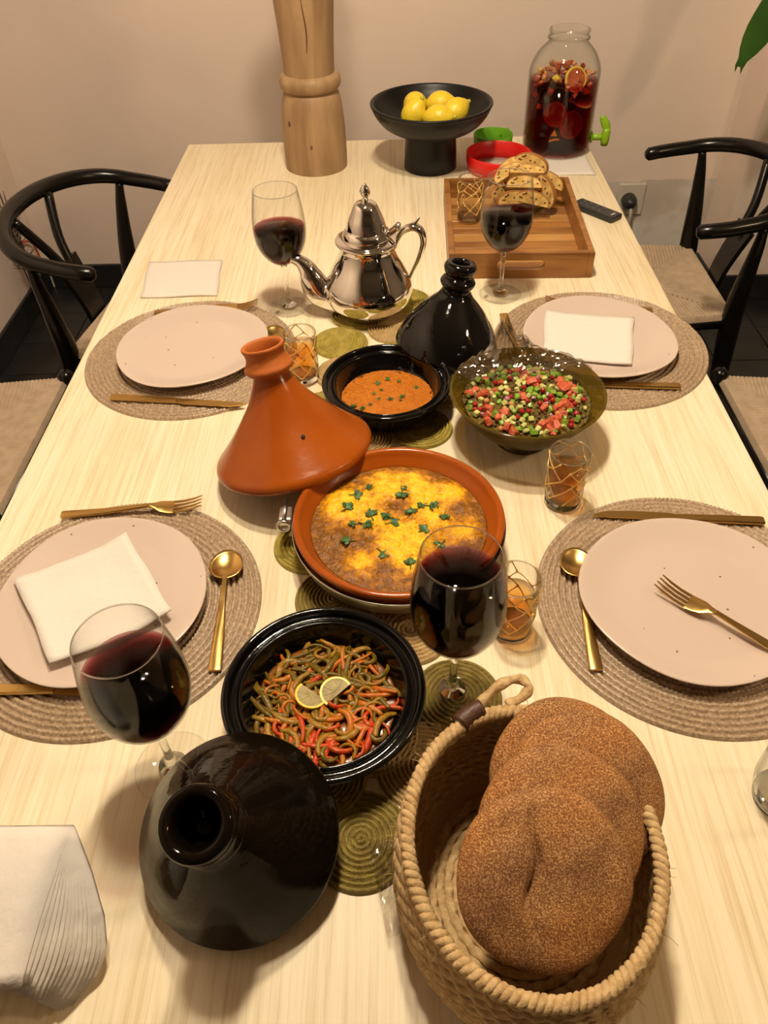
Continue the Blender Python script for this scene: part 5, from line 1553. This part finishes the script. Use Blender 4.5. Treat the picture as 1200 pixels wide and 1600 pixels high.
LE = [((0.062, 2.050, 0.136), (1.3, 0.3, 0.2), 'back left lemon in the black fruit bowl'), ((0.056, 1.985, 0.134), (0.5, 0.2, 1.0), 'front left lemon in the black fruit bowl'),
      ((0.124, 2.055, 0.135), (1.4, 0.2, 1.3), 'back right lemon in the black fruit bowl'), ((0.114, 1.966, 0.131), (1.45, 0.0, 1.2), 'front middle lemon in the black fruit bowl'), ((0.158, 2.000, 0.134), (1.2, 0.4, 2.0), 'lemon with green tip at the right of the fruit bowl')]
lm = lemon_thing()
for k, (p, e, lab) in enumerate(LE):
    o = lm if k == 0 else dup(lm, (0, 0, 0))
    o.location = (p[0], p[1], T + p[2]); o.rotation_euler = e; o['label'] = lab; o['group'] = 'lemons in the fruit bowl'

# ------------------------------------------------------------------ turned wooden column
t = thing('wooden_column', 'thick turned oak column with a ring standing on the far end of the table', 'column', (-0.191, 2.041, T))
mesh_obj('lower_drum', *lathe([(0, 0)] + smooth_profile([(0.0775, 0.0), (0.0785, 0.004), (0.0790, 0.05), (0.0775, 0.10), (0.0735, 0.145), (0.0680, 0.170), (0.0610, 0.182)], 4) + [(0, 0.182)], 64), M['oak'], t)
mesh_obj('ring', *lathe([(0, 0.180)] + smooth_profile([(0.060, 0.180), (0.069, 0.184), (0.0735, 0.194), (0.0735, 0.204), (0.069, 0.213), (0.060, 0.217)], 4) + [(0, 0.217)], 64), M['oak'], t)
mesh_obj('upper_shaft', *lathe([(0, 0.215)] + smooth_profile([(0.0600, 0.215), (0.0605, 0.235), (0.0640, 0.30), (0.0690, 0.37), (0.0730, 0.45), (0.0740, 0.55), (0.070, 0.66), (0.063, 0.74)], 4) + [(0, 0.74)], 64), M['oak'], t)
mesh_obj('top_ring', *lathe([(0, 0.738)] + smooth_profile([(0.060, 0.738), (0.072, 0.745), (0.076, 0.757), (0.072, 0.770), (0.060, 0.776)], 4) + [(0, 0.776)], 64), M['oak'], t)
for a, z, sx, sz in ((-2.35, 0.118, 0.004, 0.007), (-1.6, 0.07, 0.003, 0.005)):
    v, f = ellipsoid(sx, 0.0018, sz, 12, 8)
    mt = Matrix.Rotation(a + PI / 2, 4, 'Z')
    r = 0.0765 if z > 0.1 else 0.0785
    mesh_obj('knot', [tuple(mt @ Vector(p) + Vector((r * math.cos(a), r * math.sin(a), z))) for p in v], f, M['knot'], t)
cr = [(-1.52 + 0.05 * math.sin(5 * q), 0.27 + 0.12 * q) for q in np.linspace(0, 1, 9)]
mesh_obj('crack', *tube([((0.0620 + 0.010 * (z - .27) / .12 * .8) * math.cos(a), (0.0620 + 0.010 * (z - .27) / .12 * .8) * math.sin(a), z) for a, z in cr], [0.0008, .0012, .0016, .0018, .0018, .0016, .0014, .001, .0006], 6), M['knot'], t)

# ------------------------------------------------------------------ remote control
t = thing('remote_control', 'small black remote control lying at the right table edge', 'remote', (0.4615, 1.712, T), math.atan2(-0.089, 0.073))
mesh_obj('case', *box(0, 0, 0.007, 0.116, 0.038, 0.0125, 0.003), M['remote'], t, smooth=False)
for i in range(4):
    for j in (-1, 1):
        mesh_obj('button', *lathe([(0, 0.0), (0.0030, 0.0), (0.0026, 0.0010), (0, 0.0012)], 12), M['button'], t, loc=(-0.040 + 0.018 * i, j * 0.008, 0.0132))
mesh_obj('label_print', *box(0.046, 0.0, 0.0134, 0.004, 0.014, 0.0004), M['white_print'], t, smooth=False)

# ------------------------------------------------------------------ plant at the right whose leaf hangs into the frame
t = thing('hanging_plant', 'green plant in a hanging pot at the right whose leaf droops before the wall', 'plant', (1.22, 2.32, 1.22))
pot = mesh_obj('pot', *lathe([(0, 0.0), (0.07, 0.0), (0.095, 0.12), (0.10, 0.14), (0.088, 0.14), (0.083, 0.118), (0, 0.118)], 40), M['pot'], t)
mesh_obj('soil', *lathe([(0, 0.122), (0.082, 0.120), (0.082, 0.116), (0, 0.116)], 32), M['soil'], pot)
for k in range(3):
    a = 0.5 + k * 2 * PI / 3
    mesh_obj('cord', *tube([(0.097 * math.cos(a), 0.097 * math.sin(a), 0.135), (0.0, 0.0, 0.62)], 0.002, 6), M['jute'], t)
mesh_obj('cord', *tube([(0, 0, 0.615), (0, 0, ZC - 1.222)], 0.003, 6), M['jute'], t)
def big_leaf(base, mid, tip, w, side, cleft=0.0, n=14):
    pts = spline([base, ((base[0] + mid[0]) / 2, (base[1] + mid[1]) / 2, (base[2] + mid[2]) / 2 + 0.03), mid, tip], n // 2)
    vs, fs = [], []
    m = len(pts)
    sd = Vector(side).normalized()
    for i, p in enumerate(pts):
        u = i / (m - 1)
        ww = w * (math.sin(PI * min(1, 0.08 + u * 0.92)) ** 0.75) * (1.0 - 0.25 * math.sin(4 * PI * u))
        p = Vector(p)
        for k in range(7):
            s = (k - 3) / 3
            q = p + sd * (ww * s) + Vector((0, 0, 0.25 * ww * abs(s)))
            if i == m - 1: q = p + sd * (0.012 * s) + Vector((0, 0, -cleft * (1 if k in (1, 5) else 0)))
            vs.append(q)
    N = len(vs)
    vs += [v + Vector((0, 0, -0.0012)) for v in vs]
    for i in range(m - 1):
        for k in range(6):
            a = i * 7 + k
            fs += [(a, a + 1, a + 8, a + 7), (a + N, a + 7 + N, a + 8 + N, a + 1 + N)]
    return vs, fs
stem_pts = spline([(-0.03, 0, 0.118), (-0.07, 0.0, 0.20), (-0.13, 0.0, 0.19), (-0.18, 0.0, 0.09)], 5)
mesh_obj('stem', *tube(stem_pts, [0.006 - 0.003 * i / (len(stem_pts) - 1) for i in range(len(stem_pts))], 8), M['stem'], t)
mesh_obj('leaf', *big_leaf((-0.178, 0, 0.09), (-0.232, -0.022, -0.19), (-0.284, -0.02, -0.336), 0.052, (0.9, -0.1, -0.30), 0.016), M['leaf'], t)
for k in range(7):
    a = 0.4 + k * 0.85
    h = 0.13 + 0.02 * (k % 3)
    dx, dy = math.cos(a) * 0.24, math.sin(a) * 0.22
    mesh_obj('leaf', *big_leaf((0.02 * math.cos(a), 0.02 * math.sin(a), h - .012), (dx * .7, dy * .7, h + 0.10), (dx, dy, h - 0.02), 0.050, (-math.sin(a), math.cos(a), 0)), M['leaf'], t)
